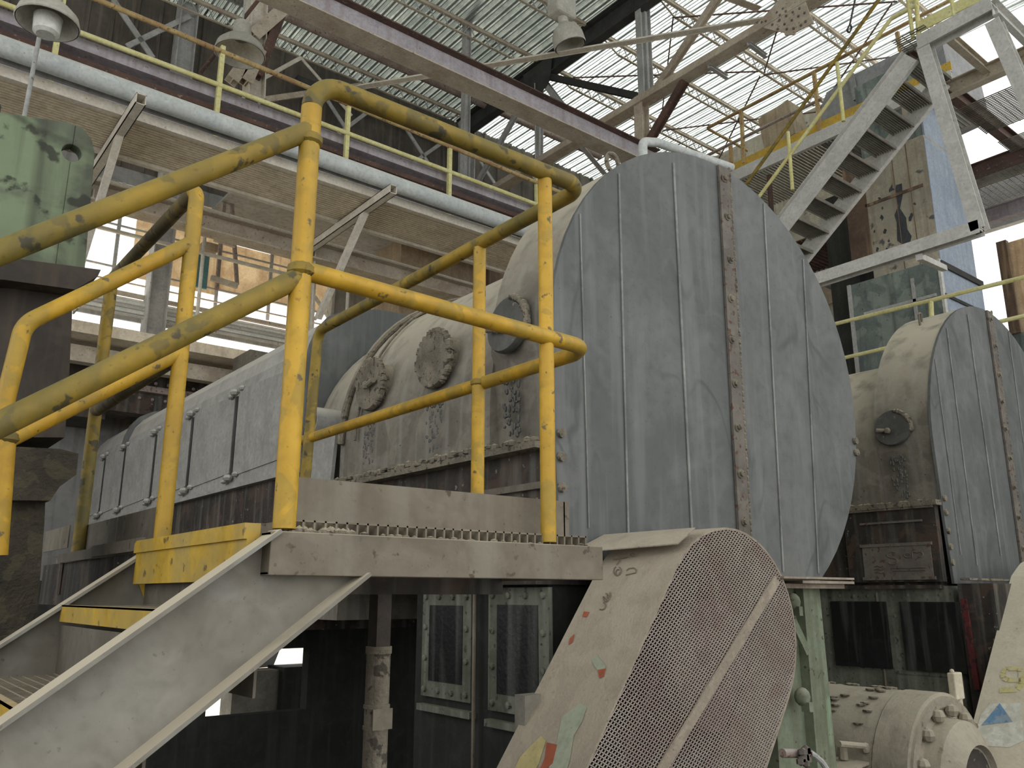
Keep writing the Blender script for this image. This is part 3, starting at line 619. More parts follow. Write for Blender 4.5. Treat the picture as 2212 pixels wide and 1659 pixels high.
# ================================================================== MACHINES
X0 = 3.19
def drum_outline(cx, cz, R, zb, n=40):
    pts = []
    a0 = math.asin(max(-1,(zb-cz)/R)); a1 = math.pi
    for i in range(n+1):
        a = a0+(a1-a0)*i/n; pts.append((cx+R*math.cos(a), cz+R*math.sin(a)))
    pts += [(cx-R+.03, zb+.6), (cx-R+.07, zb)]
    return pts
DX, DZ, DR, DY = 4.907, 3.125, 1.72, 3.6
def make_machine():
    root = thing('grinding_mill', (DX,6,GZ), 'large grey mill housing with a round ribbed end cover in the centre', 'machine')
    ol = drum_outline(DX,DZ,DR,1.70)
    face = MB().prism(ol,'y',DY-.006,DY+.02).build('end_cover','drum_face',root)
    # seams on the face (follow the photograph's seams)
    for (a,b,w) in (((1337,375),(1358,1180),.014),((1455,352),(1495,1150),.02),((1650,440),(1692,1235),.014),((1735,560),(1768,1238),.010),((1253,462),(1272,1140),.008)):
        pa = at(*a,'y',DY-.012); pb = at(*b,'y',DY-.012)
        MB().bar(pa,pb,.008,w,up=(1,0,0)).build('seam_rib','drum_seam',root)
    sa = at(1562,362,'y',DY-.02); sb = at(1612,1240,'y',DY-.02); st_ = MB().bar(sa,sb,.02,.13,up=(1,0,0)).build('bolted_strip','drum_strip',root)
    ed = MB(); N = 70
    for i in range(N):
        p = sa.lerp(sb,i/N)+P(.07,-.004,0); ed.blob(p,(.012+random.random()*.008,.014,.03),6)
    ed.build('weld_edge','caked',root)
    bolt = MB().lathe((0,0,0),(0,-1,0),[(.034,0),(.034,.008),(.022,.010),(.022,.026),(.001,.028)],10)
    proto(bolt,'caked','bolt',[at(*p,'y',DY-.03) for p in ((1563,385),(1571,468),(1577,560),(1578,645),(1580,733),(1587,828),(1593,923),(1599,1023),(1607,1127))], st_)
    bb = MB().lathe((0,0,0),(0,-1,0),[(.03,0),(.03,.02),(.001,.022)],8)
    proto(bb,'caked','bolt',[(X0+.06,DY-.01,z) for z in (2.52,2.38,2.2,2.05,1.9)]+[(DX+DR-.05,DY-.01,2.85),(DX+DR-.05,DY-.01,2.75)],root)
    # drum rim/body
    o2 = drum_outline(DX,DZ,DR-.01,2.46)
    MB().prism(o2,'y',DY+.02,4.2,smooth=True).build('rim_shell','drum_body',root)
    # hatch section
    hx, hz, hr = 4.69, 2.8, 1.5; n = 30
    arch = [(hx+hr*math.cos(math.pi*i/n), hz+hr*math.sin(math.pi*i/n)) for i in range(n+1)]+[(X0,2.47),(2*hx-X0,2.47)]
    MB().prism(arch,'y',4.2,6.25,smooth=True).build('hatch_housing','drum_body',root)
    # rounded rear end of the hatch section, a band then a narrower arch
    arch2 = [(hx+(hr-.10)*math.cos(math.pi*i/n), hz+(hr-.10)*math.sin(math.pi*i/n)) for i in range(n+1)]+[(X0+.04,1.4),(2*hx-X0-.1,1.4)]
    MB().prism(arch2,'y',6.25,6.99,smooth=True).build('rear_neck','drum_body',root)
    ring = [(hx+(hr+.03)*math.cos(math.pi*i/n), hz+(hr+.03)*math.sin(math.pi*i/n)) for i in range(n+1)]
    MB().tube([P(a,6.2,b) for a,b in ring],.03,8).build('end_band','caked',root)
    MB().tube([P(a,5.95,b) for a,b in ring],.012,8).build('end_band','caked',root)
    # hatches
    hh = []
    for (c,r,mt,k) in ((P(X0-.02,3.98,3.26),.185,'dark_disc',0),(P(X0-.02,4.83,3.23),.205,'caked',1),(P(X0-.02,5.74,3.22),.20,'caked',2)):
        h = MB().lathe(c+P(.12,0,0),(-1,0,.0 if k else .12),[(r*.9,-.1),(r*.9,.10),(r*1.03,.10),(r*1.05,.125),(r*1.0,.15),(.001,.15)],26).build('hatch_cover',mt,root)
        mm = MB()
        for j in range(44):
            an = random.uniform(-1.,3.4) if k else random.uniform(-.2,1.4); q = c+P(-.01,-math.cos(an)*r*1.03,math.sin(an)*r*1.03); mm.blob(q,(.03,random.uniform(.015,.035),random.uniform(.015,.035)),6)
        mm.build('crust_rim','caked',h)
        if k == 2 or k == 0:
            s = -1 if k == 2 else 1
            MB().tube([c+P(-.06,s*r*.15,-.02),c+P(-.07,s*r*.75,.0)],.022,8).blob(c+P(-.07,s*r*.15,-.02),(.03,.035,.035),8).build('latch','caked',h)
    # drip stains as real crust ribbons below hatches
    for (y,w,z1,z0_) in ((3.98,.16,3.0,2.55),(4.85,.2,2.95,2.58),(5.78,.16,2.95,2.6)):
        mm = MB()
        for j in range(60): mm.blob((X0+.005,y+random.uniform(-w/2,w/2),random.uniform(z0_,z1)),(.012,random.uniform(.008,.02),random.uniform(.008,.03)),6)
        o = mm.build('drip_crust','dark_disc',root); o['kind'] = 'stuff'
    # joint flange
    MB().box((X0-.09,DY+.05,2.43),(X0+.3,6.25,2.47)).build('joint_flange','caked',root)
    mm = MB()
    for j in range(170): mm.blob((X0-.05+random.uniform(-.03,.03),random.uniform(3.7,6.2),2.475+random.uniform(0,.02)),(.03,random.uniform(.02,.06),random.uniform(.01,.035)),6)
    o = mm.build('joint_crust','caked',root); o['kind'] = 'stuff'
    # base
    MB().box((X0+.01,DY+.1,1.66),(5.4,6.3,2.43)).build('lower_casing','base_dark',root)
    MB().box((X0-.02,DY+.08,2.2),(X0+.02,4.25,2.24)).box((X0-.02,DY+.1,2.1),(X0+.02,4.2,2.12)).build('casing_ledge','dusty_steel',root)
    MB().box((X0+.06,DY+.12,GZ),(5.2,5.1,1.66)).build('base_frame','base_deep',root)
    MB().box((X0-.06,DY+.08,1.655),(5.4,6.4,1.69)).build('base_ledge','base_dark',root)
    return root
mill = make_machine()
# side cover panels of mill one (below platform)
def side_cover(parent, x, y0, y1, z0_, z1, mf, mp, nb=(3,3)):
    fr = MB().box((x-.03,y0,z0_),(x,y1,z1)).build('cover_plate',mf,parent)
    MB().box((x-.035,y0+.09,z0_+.1),(x-.03,y1-.09,z1-.1)).build('recess',mp,fr)
    pos = []
    for i in range(nb[0]+1):
        yy = y0+.045+(y1-y0-.09)*i/nb[0]; pos += [(x-.03,yy,z0_+.045),(x-.03,yy,z1-.045)]
    for i in range(1,nb[1]):
        zz = z0_+.045+(z1-z0_-.09)*i/nb[1]; pos += [(x-.03,y0+.045,zz),(x-.03,y1-.045,zz)]
    proto(MB().lathe((0,0,0),(-1,0,0),[(.02,0),(.02,.015),(.001,.022)],8), mf, 'bolt', pos, fr)
side_cover(mill, 3.25, 4.42, 4.98, .95, 1.63, 'panel_green', 'base_oil')
side_cover(mill, 3.25, 3.68, 4.24, .93, 1.64, 'panel_green', 'base_oil')
MB().tube([(3.2,4.36,.4),(3.2,4.36,1.62)],.012,6).build('edge_rod','fascia',mill)
MB().box((3.2,4.40,.86),(3.25,5.0,.9)).box((3.2,3.68,.84),(3.25,4.25,.88)).build('ledge','panel_green',mill)
# mill two is a second body of the same kind
m2 = copy_tree(mill, (5.24,.18,0)); m2['label'] = 'second grey mill housing with a round ribbed end cover, at the right edge'
mill['group'] = m2['group'] = 'grinding mills'
# lifting ring on drum one
p = at(1323,352,'y',3.95)
tag(MB().tube([p+P(math.cos(a)*.062,0,math.sin(a)*.075) for a in [2*math.pi*i/20 for i in range(21)]],.017,8,caps=False).build('lifting_ring','caked',mill),'grey lifting ring')
p = at(1988,690,'y',4.1)
MB().tube(fillet([p+P(-.02,0,-.15),p+P(-.03,0,.05),p+P(.04,0,.1),p+P(.03,0,-.02)],.03,4),.012,6).build('lifting_hook','caked',m2)
# mill two: side plate with raised panel
X8 = X0+5.24
pl = MB().box((X8-.06,3.82,1.72),(X8+.02,4.78,2.47)).build('side_casting','base_dark',m2)
MB().box((X8-.075,3.9,1.75),(X8-.06,4.6,2.08)).box((X8-.085,3.88,2.07),(X8-.06,4.62,2.1)).box((X8-.085,3.88,1.74),(X8-.06,4.62,1.77)).box((X8-.075,3.95,2.3),(X8-.06,4.6,2.32)).build('raised_panel','drum_strip',pl)
MB().box((X8-.1,3.78,2.45),(X8+.02,4.9,2.5)).build('casting_top','caked',pl)
def bead_text(strokes, fn, r, name, mat, parent):
    m = MB()
    for s_ in strokes: m.tube([fn(u,v) for u,v in s_], r, 6)
    return m.build(name, mat, parent)
def arc(cx_, cy_, rx, ry, a0, a1, n=9): return [(cx_+rx*math.cos(math.radians(a0+(a1-a0)*i/n)), cy_+ry*math.sin(math.radians(a0+(a1-a0)*i/n))) for i in range(n+1)]
# raised cast marks: three wavy lines, an S and worn letters (u to the right in the photo = towards -y)
fn = lambda u,v: P(X8-.078, 4.5-u*.56, 1.80+v*.26)
S_ = arc(.38,.72,.09,.12,30,270,8)+arc(.38,.48,.09,.12,90,-150,8)
bead_text([S_, arc(.66,.68,.06,.08,0,360,10), [(.75,.56),(.75,.8),(.82,.8)], arc(.88,.7,.06,.1,150,-120,8),
  [(.02,.30),(.08,.34),(.14,.28),(.2,.32)],[(.02,.18),(.08,.22),(.14,.16),(.2,.2)],[(.02,.06),(.08,.10),(.14,.04),(.2,.08)],[(.36,.22),(.95,.22)],[(.36,.12),(.95,.12)]], fn, .007, 'cast_marks','drum_strip',pl)
# extra base of mill two seen under it (oily doors, green legs)
MB().box((X8+.02,3.78,-.1),(X8+.4,5.2,1.68)).build('door_frame','panel_green',m2)
for (y0_,y1_) in ((4.45,5.05),(3.72,4.3)):
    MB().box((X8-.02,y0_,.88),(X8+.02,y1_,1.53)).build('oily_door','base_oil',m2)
tag(MB().bar((X8-.04,3.64,.75),(X8-.04,3.66,1.56),.03,.05,up=(0,1,0)).build('red_bar','red_paint',m2),'red bar')
MB().box((X8+.0,3.4,-.4),(X8+3.2,3.72,1.7)).build('front_base','base_dark',m2)
MB().box((X8+.3,3.36,1.28),(X8+.75,3.4,1.6)).box((X8+.38,3.34,.55),(X8+.62,3.4,1.3)).build('bearing_block','dusty_steel',m2,.02)
MB().bar((X8-.1,3.6,1.74),(X8+1.3,3.3,1.72),.1,.02).build('drip_shelf','caked',m2)
# ------------------------------------------------------------------ long housing
lh = thing('classifier_housing', (4.5,14,1.4), 'long pale grey covered housing with clamped side panels receding at the left', 'machine')
sec = [(X0+.03,1.7),(X0+.03,3.68),(3.25,3.86),(3.31,4.03),(3.42,4.17),(3.6,4.27),(3.9,4.34),(4.3,4.37),(5.6,4.37),(5.9,4.1),(5.95,1.7)]
MB().prism(sec,'y',7.05,15.3,smooth=False).build('cover_shell','cover',lh)
MB().prism([(a*1.0+( -.03 if a < 4 else .0),b+.015) for a,b in sec],'y',7.0,7.06).build('end_wall','drum_face',lh)
for y in (13.2,): MB().prism([(a+( -.05 if a < 4.4 else .0),b+.05) for a,b in sec[1:9]]+[(5.6,3.5),(3.3,3.5)],'y',y,y+.12).build('stiffener_ring','drum_face',lh)
ys_ = [7.2,8.65,10.05,11.5,13.0,14.15,15.3]
for i in range(6):
    pn = MB().prism([(ys_[i]+.07,2.84-.0),(ys_[i+1]-.04,2.80),(ys_[i+1]-.04,3.73),(ys_[i]+.07,3.68)],'x',X0-.025,X0+.03).build('side_panel','cover',lh)
    if i > 0 or True:
        y = ys_[i+1]
        if i < 5:
            b = MB().box((X0-.03,y-.03,2.82),(X0-.01,y+.03,3.66)).build('clamp_bar','beam_dark',lh)
            for z in (3.70,2.78):
                MB().blob((X0-.06,y,z),(.05,.07,.04),8).blob((X0-.03,y-.13,z+.03),(.035,.06,.03),8).blob((X0-.05,y+.12,z-.03),(.03,.07,.022),8).build('clamp_knob','cover',b)
MB().box((X0-.05,7.0,2.66),(X0+.03,15.3,2.70)).box((X0-.01,7.0,2.70),(X0+.03,15.3,2.84)).build('lower_flange','cover',lh)
MB().box((X0+.02,7.01,1.3),(5.9,15.3,2.66)).build('trough','base_dark',lh)
# dark bent cable looping over trough and neck pipe
MB().tube([(X0-.12,6.6,3.05),(X0+.2,6.6,3.05)],.13,18).build('pipe_stub','cover',lh)
MB().tube([(X0-.125,6.6,3.05),(X0-.12,6.6,3.05)],.115,18).build('pipe_bore','black',lh)  # black disc on the closed end, painting the dark inside of the pipe
MB().plate([(X0-.03,6.9,2.5),(X0-.03,6.35,2.5),(X0-.03,6.3,2.9),(X0-.03,6.9,3.0)],(.03,0,0)).build('neck_flange','cover',lh)
for i,y in enumerate((10.5,15.5)):
    tag(MB().box((X0+.1,y,GZ),(X0+.45,y+.5,1.3)).build('support_pier','base_deep'), ['dark pier under the long housing, the nearer one','dark pier under the long housing, the farther one'][i],'pier')
# rusty machine blocks above far end of the housing
tag(MB().box((1.9,14.2,4.3),(3.1,15.2,5.28)).build('crane_trolley','brown_dark'), 'dark brown block hanging under the far gallery floor, behind the stair rails', 'machine')
t = thing('girder_block', at(330,880,'y',14.0), 'brown riveted steel girder block behind the long housing', 'beam')
MB().box((3.0,13.9,4.4),(5.2,14.5,5.28)).build('block','base_dark',t)
MB().box((3.0,13.8,4.75),(5.2,13.9,4.85)).build('flange','pipe_rust',t)
proto(MB().blob((0,0,0),(.03,.03,.03),6),'pipe_rust','rivet',[(3.1+.2*i,13.79,4.9) for i in range(10)]+[(3.1+.2*i,13.88,4.65) for i in range(10)],t)
tag(MB().box((4.6,12.2,4.4),(7.5,12.88,5.28)).build('deck_box','dusty_steel'), 'grey riveted steel box behind the top of the long housing', 'box')
tag(MB().box((1.0,13.3,4.95),(9.,13.5,5.2)).build('lower_beam','beam_tan'), 'tan horizontal beam below the bright far floor, behind the stair rails', 'beam')

# ================================================================== LEFT GREEN STAND
gs = thing('pump_stand', (.2,3.1,GZ), 'tall weathered stand with a pale green top plate at the left edge', 'machine')
def lp(px,py): a = at(px,py,'y',2.9); return (a.x,a.z)
tp = [lp(-400,205),lp(0,248),lp(140,268),lp(175,280),lp(195,305),lp(202,335),lp(180,590),lp(-400,560)]
hc = lp(152,335); hr_ = .016
# plate with a through hole: ring of quads between hole circle and an outline square, then the rest
def plate_hole(poly, c, r, y0, y1):
    bm = bmesh.new(); n = 20
    me = bpy.data.meshes.new('t'); m = MB()
    # bridge: cut polygon into two halves through the hole's vertical axis
    import mathutils
    def clip(poly, xcut, keep_left):
        out = []
        for i in range(len(poly)):
            a, b = poly[i], poly[(i+1)%len(poly)]
            ia = (a[0] <= xcut) == keep_left; ib = (b[0] <= xcut) == keep_left
            if ia: out.append(a)
            if ia != ib:
                t_ = (xcut-a[0])/(b[0]-a[0]); out.append((xcut, a[1]+(b[1]-a[1])*t_))
        return out
    for left in (True, False):
        h = clip(poly, c[0], left)
        ymx = max((p for p in h if abs(p[0]-c[0]) < 1e-6), key=lambda p: p[1]); ymn = min((p for p in h if abs(p[0]-c[0]) < 1e-6), key=lambda p: p[1])
        i0 = h.index(ymx); i1 = h.index(ymn)
        # rotate so that list goes from one cut point round the outline to the other
        seq = h[i0:]+h[:i0]
        if seq[1] == ymn: seq = [seq[0]]+seq[:0:-1]
        # seq: ymx ... ymn along outline; then hole arc from bottom to top
        sgn = -1 if left else 1
        arc_ = [(c[0]+sgn*r*math.sin(math.pi*k/10), c[1]-r*math.cos(math.pi*k/10)) for k in range(11)]
        m.prism(seq+arc_, 'y', y0, y1)
    bm.free(); return m
plate_hole(tp, hc, .03, 2.88, 2.93).build('top_plate','green_stand',gs,.004)
MB().prism([(a,b) for a,b in [lp(-400,300),lp(60,300),lp(60,590),lp(-400,560)]],'y',2.93,3.3).build('web_plate','green_stand',gs)
def lbox(pts, y0, y1, n, mt, bev=0): MB().prism([lp(*p) for p in pts],'y',y0,y1).build(n,mt,gs,bev)
lbox([(-400,540),(0,572),(205,598),(198,612),(150,640),(0,620),(-400,600)],2.82,3.35,'upper_ledge','brown_dark')
lbox([(-400,600),(158,630),(150,800),(140,945),(-400,940)],2.9,3.3,'column_upper','brown_dark')
lbox([(-400,950),(120,975),(160,985),(155,1030),(120,1055),(100,1085),(-400,1080)],2.84,3.35,'lower_ledge','moss_dark')
lbox([(-400,1080),(98,1080),(96,1130),(75,1400),(-400,1400)],2.9,3.3,'column_lower','moss_dark')
MB().box((lp(-400,1390)[0],2.9,GZ),(lp(70,1390)[0],3.3,lp(0,1390)[1])).build('foot','brown_dark',gs)
a = lp(0,225); MB().blob((a[0]-.03,2.95,a[1]),(.04,.04,.06),10).build('cap_bolt','beam_dark',gs)

# ================================================================== BELT GUARD (front right)
gy0, gy1 = 2.9, 3.47
def gpt(px, py, y=gy0): a = at(px,py,'y',y); return (a.x,a.z)
R_ = .575; c1 = P(3.865,0,1.385); dirv = P(-math.cos(math.radians(53)),0,-math.sin(math.radians(53))); c2 = c1+dirv*2.1; R2 = .62
def obround(R, n=18, RR=None):
    out = []; a0 = math.radians(53)
    for i in range(n+1):
        a = a0+math.pi/2 - math.pi*i/n; out.append((c1.x+R*math.cos(a), c1.z+R*math.sin(a)))
    for i in range(n+1):
        a = a0-math.pi/2 - math.pi*i/n; q = (RR or R); out.append((c2.x+q*math.cos(a), c2.z+q*math.sin(a)))
    return out
bgd = thing('belt_guard', (3.6,3.1,GZ), 'big slanted belt guard with expanded metal face in front of the centre mill', 'guard')
ob = obround(R_); oi = obround(R_-.012); n = len(ob)
m = MB()
vs = [(a,gy0,b) for a,b in ob]+[(a,gy1,b) for a,b in ob]+[(a,gy0,b) for a,b in oi]+[(a,gy1,b) for a,b in oi]
fs = []
for i in range(n):
    j = (i+1)%n; fs += [(i,j,n+j,n+i),(2*n+i,3*n+i,3*n+j,2*n+j),(i,2*n+i,2*n+j,j),(n+i,n+j,3*n+j,3*n+i)]
m.add(vs,fs,False).build('side_band','guard',bgd)
MB().prism(oi,'y',gy1-.01,gy1-.003).build('back_plate','black',bgd)  # black colour paints in the shade seen through the mesh holes
# expanded metal: zigzag strands clipped to the outline
def inside(x, z, R):
    d = P(x,0,z)-c1; t_ = max(0,min(2.1,d.dot(dirv))); return (d-dirv*t_).length < R
def expanded(y, cw, chh, th, dep, R, zmin, rot):
    m = MB(); ca, sa_ = math.cos(rot), math.sin(rot); NN = 90
    for i in range(-NN,NN):
        for j in range(-NN,NN):
            for s_ in (1,-1):
                u0, v0 = i*cw, (j+ (i%2)*0)*chh
                # nodes of diamonds
                a = (i*cw, (j+.5*(i%2))*chh); b = ((i+1)*cw, (j+.5*(i%2)+.5*s_)*chh)
                pa = (c1.x+a[0]*ca-a[1]*sa_, c1.z-.6+a[0]*sa_+a[1]*ca); pb = (c1.x+b[0]*ca-b[1]*sa_, c1.z-.6+b[0]*sa_+b[1]*ca)
                if pa[1] < zmin or not (inside(*pa,R) and inside(*pb,R)): continue
                m.bar((pa[0],y,pa[1]),(pb[0],y,pb[1]),dep,th,up=(0,0,1) if abs(pb[0]-pa[0])>.001 else (1,0,0))
    return m
mm = expanded(gy0+.004,.016,.0225,.0042,.006,R_-.004,.35,math.radians(8)).build('mesh_panel','mesh',bgd)
a = at(1678,1252,'y',gy0-.01); b = a+dirv*2.2
MB().bar(a,a+ (at(1432,1659,'y',gy0-.01)-a)*1.6,.012,.055,up=(1,0,0)).build('mesh_strap','guard',bgd)
MB().tube([(c1.x-.05,3.0,c1.z-.15),(c1.x-.05,3.35,c1.z-.15)],.34,32).build('pulley','pulley',bgd)
mm = MB()
for dd in (-.3,.3): mm.bar(c1+P(0,3.1,0)+P(math.sin(math.radians(53))*dd,0,-math.cos(math.radians(53))*dd), c2+P(0,3.1,0)+P(math.sin(math.radians(53))*dd,0,-math.cos(math.radians(53))*dd), .2,.03)
mm.build('drive_belt','base_oil',bgd)
# top lip strap and horizontal side flange
a = at(1272,1180,'y',3.55); b = at(1470,1150,'y',gy0-.02)
MB().plate([(c1.x-R_*.76,gy0-.005,c1.z+R_*.81),(c1.x-R_*.50,gy0-.005,c1.z+R_*.965),(c1.x-R_*.50,3.58,c1.z+R_*.965),(c1.x-R_*.98,3.58,c1.z+R_*.77)],(0,0,.006)).build('top_lip','guard',bgd)
MB().box((4.33,gy0-.02,1.69),(5.1,3.5,1.702)).build('side_lip','guard',bgd)
# slanted frame for marks on the side band (faces -x,+z)
N_ = P(-math.sin(math.radians(53)),0,math.cos(math.radians(53)))
edge = c1+N_*R_
def onband(px, py, lift=.003):
    d = FWD*FPX + RGT*(px-W/2) + UPV*(H/2-py); t_ = (edge-CAM).dot(N_)/d.dot(N_); return CAM+d*t_+N_*lift
sg = 2212/240.
def dv(pts): return [onband(1240+x/9.217,1140+y/9.217,.004) for x,y in pts]
for s_ in ([(780,640),(1070,590)],[(930,600),(905,680),(850,750)],arc(1170,550,40,30,0,360,8),arc(870,870,75,90,-60,250,12),arc(880,900,40,60,0,300,8),[(1040,950),(1240,905),(1250,850),(1200,810),(1100,820),(1050,860)],arc(650,1400,60,80,-100,60,6)+arc(650,1400,60,80,200,60,6),arc(560,1560,80,80,-60,120,9),arc(700,1350,40,60,-60,200,8)):
    MB().tube(dv(s_), .0035, 5).build('weld_letter','weld_dark',bgd)
def patch(pts, mat, nm, lift=.0035, par=bgd): MB().plate([onband(*p,lift) for p in pts], N_*.001).build(nm,mat,par)
patch([(1255,1520),(1268,1528),(1258,1560),(1240,1590),(1232,1640),(1215,1700),(1180,1700),(1190,1640),(1205,1600),(1215,1550)],'mint_paint','paint_patch')
patch([(1290,1415),(1310,1440),(1300,1460),(1285,1440),(1278,1425)],'mint_paint','paint_patch',.003)
patch([(1292,1448),(1310,1445),(1305,1462),(1296,1466)],'orange_paint','paint_patch',.004)
patch([(1182,1605),(1205,1610),(1195,1650),(1160,1680),(1178,1640)],'orange_paint','paint_patch',.005)
patch([(1125,1635),(1170,1590),(1180,1600),(1165,1650),(1140,1690),(1100,1690)],'cream_paint','paint_patch',.003)
patch([(1262,1322),(1274,1323),(1268,1334),(1259,1333)],'orange_paint','paint_patch',.004)
patch([(1232,1380),(1242,1370),(1238,1388),(1229,1394)],'orange_paint','paint_patch',.004)
# concrete block left of guard
a = at(1112,1500,'y',3.3)
a = at(1112,1500,'y',3.5)
tag(MB().box((a.x,3.42,GZ),(a.x+.35,3.5,a.z)).build('bearing_pedestal','concrete'), 'small grey pedestal block just left of the belt guard', 'block')
# green leg right of guard
gl = tag(MB().prism([(5.0,1.64),(5.62,1.64),(5.66,GZ),(4.95,GZ)],'y',3.45,3.9).build('support_leg','green_paint',mill),'pale green steel leg')
MB().box((5.30,3.38,GZ),(5.46,3.45,1.64)).build('rib','green_paint',gl)
MB().box((4.55,3.3,1.64),(5.7,4.0,1.67)).build('top_flange','guard',gl)
MB().box((5.1,3.25,1.672),(5.75,3.9,1.69)).build('upper_flange','guard',gl)
for (a_,b_) in ((1712,1300),(1733,1505)):
    c = at(a_,b_,'y',3.36); MB().blob(c,(.06,.05,.06),12).box(c+P(-.02,-.06,-.09),c+P(.02,0,-.03)).build('pipe_lug','green_paint',gl)
MB().bar(at(1712,1340,'y',3.35),at(1745,1410,'y',3.35),.06,.02,up=(0,1,0)).build('gusset','green_paint',gl)
# motor
mt = thing('drive_motor', (6.75,3.9,GZ), 'dusty tan drum shaped motor beside the green leg, bottom right', 'motor')
mx, mz, mr, my = 6.72, .26, .62, 3.2
MB().lathe((mx,my,mz),(0,1,0),[(mr*.92,-.02),(mr,.0),(mr,.25),(mr*1.0,.26),(mr*.985,.27),(mr*.985,1.7),(mr*.8,1.75),(.001,1.75)],48).build('body','motor',mt)
MB().lathe((mx,my,mz),(0,-1,0),[(mr*.96,-.03),(mr*.96,.03),(mr*.84,.03),(mr*.80,.0),(mr*.72,.02),(mr*.70,.14),(mr*.45,.24),(mr*.42,.2),(mr*.2,.2)],40).build('end_bell','motor',mt)
MB().lathe((mx,my-.1,mz),(0,-1,0),[(.001,0),(mr*.42,0),(mr*.4,.1),(mr*.2,.14),(mr*.12,.3),(.001,.3)],20).build('shaft_hub','motor_dark',mt)
proto(MB().blob((0,0,0),(.05,.05,.05),8),'motor','bolt',[(mx+mr*.8*math.cos(a),my-.05,mz+mr*.8*math.sin(a)) for a in [2*math.pi*i/14+.1 for i in range(14)]],mt)
mm = MB()
for i in range(40):
    an = random.uniform(1.2,2.6); y = random.uniform(my+.35,my+1.3); mm.blob((mx+mr*math.cos(an),y,mz+mr*math.sin(an)),(.03,.045,.012),6)
o = mm.build('scale_flakes','caked',mt); o['kind'] = 'stuff'
MB().box((mx-.7,my+.1,GZ),(mx+.7,my+1.5,mz-mr+.05)).build('motor_foot','motor',mt)
# bracket shelf with cable in the bottom right foreground
c0 = at(1890,1640,'z',.42)
sh = thing('motor_bracket', at(1800,1655,'z',.4), 'dusty shelf bracket with a bolt below the motor, bottom edge', 'bracket')
pts = [at(1892,1640,'z',.42),at(1770,1618,'z',.42),at(1700,1640,'z',.42),at(1690,1700,'z',.42),at(1790,1680,'z',.42)]
MB().plate(pts,(0,0,-.02)).build('shelf','guard',sh)
c = at(1822,1640,'z',.43); MB().cyl(c,c+P(0,0,.09),.035,8).cyl(c+P(0,0,.09),c+P(0,0,.12),.022,8).build('bolt','motor',sh)
tag(MB().tube(fillet([at(1690,1627,'y',2.85),at(1730,1627,'y',2.85)],0),.024,10).build('rusty_pipe_stub','pipe_rust'), 'short rusty pipe stub left of the cable knot at the bottom', 'pipe')
cb = [at(x_,y_,'y',2.8) for x_,y_ in ((1733,1622),(1755,1628),(1775,1645),(1790,1668),(1800,1700))]
tag(MB().tube(fillet(cb,.1,3),.016,8).build('thick_cable','beam_grey'), 'thick grey cable drooping from the wrapped knot at the bottom', 'cable')
m = MB()
for i in range(14): m.blob(at(1738+random.uniform(-10,10),1630+random.uniform(-14,22),'y',2.8),(random.uniform(.015,.035),.025,random.uniform(.015,.04)),6)
tag(m.build('wrapped_rag','drum_strip'), 'grey rag wrapped round the cable joint at the bottom', 'rag')
MB().tube([at(1812,1607,'y',3.5),at(1868,1612,'y',3.5)],.022,8).blob(at(1870,1616,'y',3.5),(.04,.03,.04),8).build('valve_handle','motor',mt)
# control switch box on a post
c = at(2073,1482,'y',3.35)
sw = thing('switch_box', c, 'small pale switch box on a pipe above the motor, bottom right', 'switch')
MB().box(c+P(-.075,0,-.105),c+P(.075,.06,.105)).build('box','guard_two',sw,.01)
MB().tube([c+P(.03,.03,-.1),c+P(.05,.03,-.55)],.024,10).tube([c+P(.045,.03,-.3),c+P(.05,.03,-.5)],.04,10).build('conduit','guard_two',sw)
MB().blob(c+P(-.04,.03,.115),(.02,.02,.02),8).build('button','guard_two',sw)

# ================================================================== SECOND GUARD (right edge)
g2 = thing('belt_guard', (9.5,3.1,GZ), 'pale belt guard with a faded 9 and a blue triangle at the right edge', 'guard')
H2 = 3.42; e1 = at(2184,1245,'y',H2); e2 = at(2076,1659,'y',H2); sd = (e2-e1).normalized()
N2 = P(sd.z,0,-sd.x); N2 = N2 if N2.x < 0 else -N2
o1 = e1-sd*.0; o2_ = e1+sd*2.4
MB().plate([P(o1.x,H2,o1.z),P(o2_.x,H2,o2_.z),P(o2_.x,2.75,o2_.z),P(o1.x,2.75,o1.z)], -N2*.012).build('side_band','guard_two',g2)
tp2 = [(o1.x,o1.z)]+[(o1.x+.12+.55*(1-math.cos(a))*1.0, o1.z+.02+.16*math.sin(a)) for a in [math.pi*i/8 for i in range(1,8)]]+[(o1.x+1.35,o1.z)]
vs = [(a,H2,b) for a,b in tp2]+[(a,2.75,b) for a,b in tp2]; n = len(tp2)
MB().add(vs,[(i,i+1,n+i+1,n+i) for i in range(n-1)]).build('top_band','guard_two',g2)
MB().plate([P(o1.x,2.76,o1.z),P(o2_.x,2.76,o2_.z),P(o2_.x+1.2,2.76,o2_.z),P(o1.x+1.3,2.76,o1.z)],(0,.01,0)).build('mesh_face','mesh',g2)
def onb2(px, py, lift=.004):
    d = FWD*FPX + RGT*(px-W/2) + UPV*(H/2-py); t_ = (e1-CAM).dot(N2)/d.dot(N2); return CAM+d*t_+N2*lift
def patch2(pts, mat, nm, lift): MB().plate([onb2(*p,lift) for p in pts], N2*.001).build(nm,mat,g2)
patch2([(2103,1610),(2118,1545),(2140,1520),(2205,1520),(2212,1600),(2180,1615)],'white_paint','white_panel',.003)
patch2([(2160,1520),(2121,1568),(2188,1560)],'blue_paint','blue_triangle',.006)
pts9 = [onb2(x_,y_,.005) for x_,y_ in ((2160,1492),(2198,1490),(2208,1478),(2208,1450),(2200,1445),(2175,1445),(2168,1455),(2168,1465),(2178,1470),(2206,1470))]
m = MB()
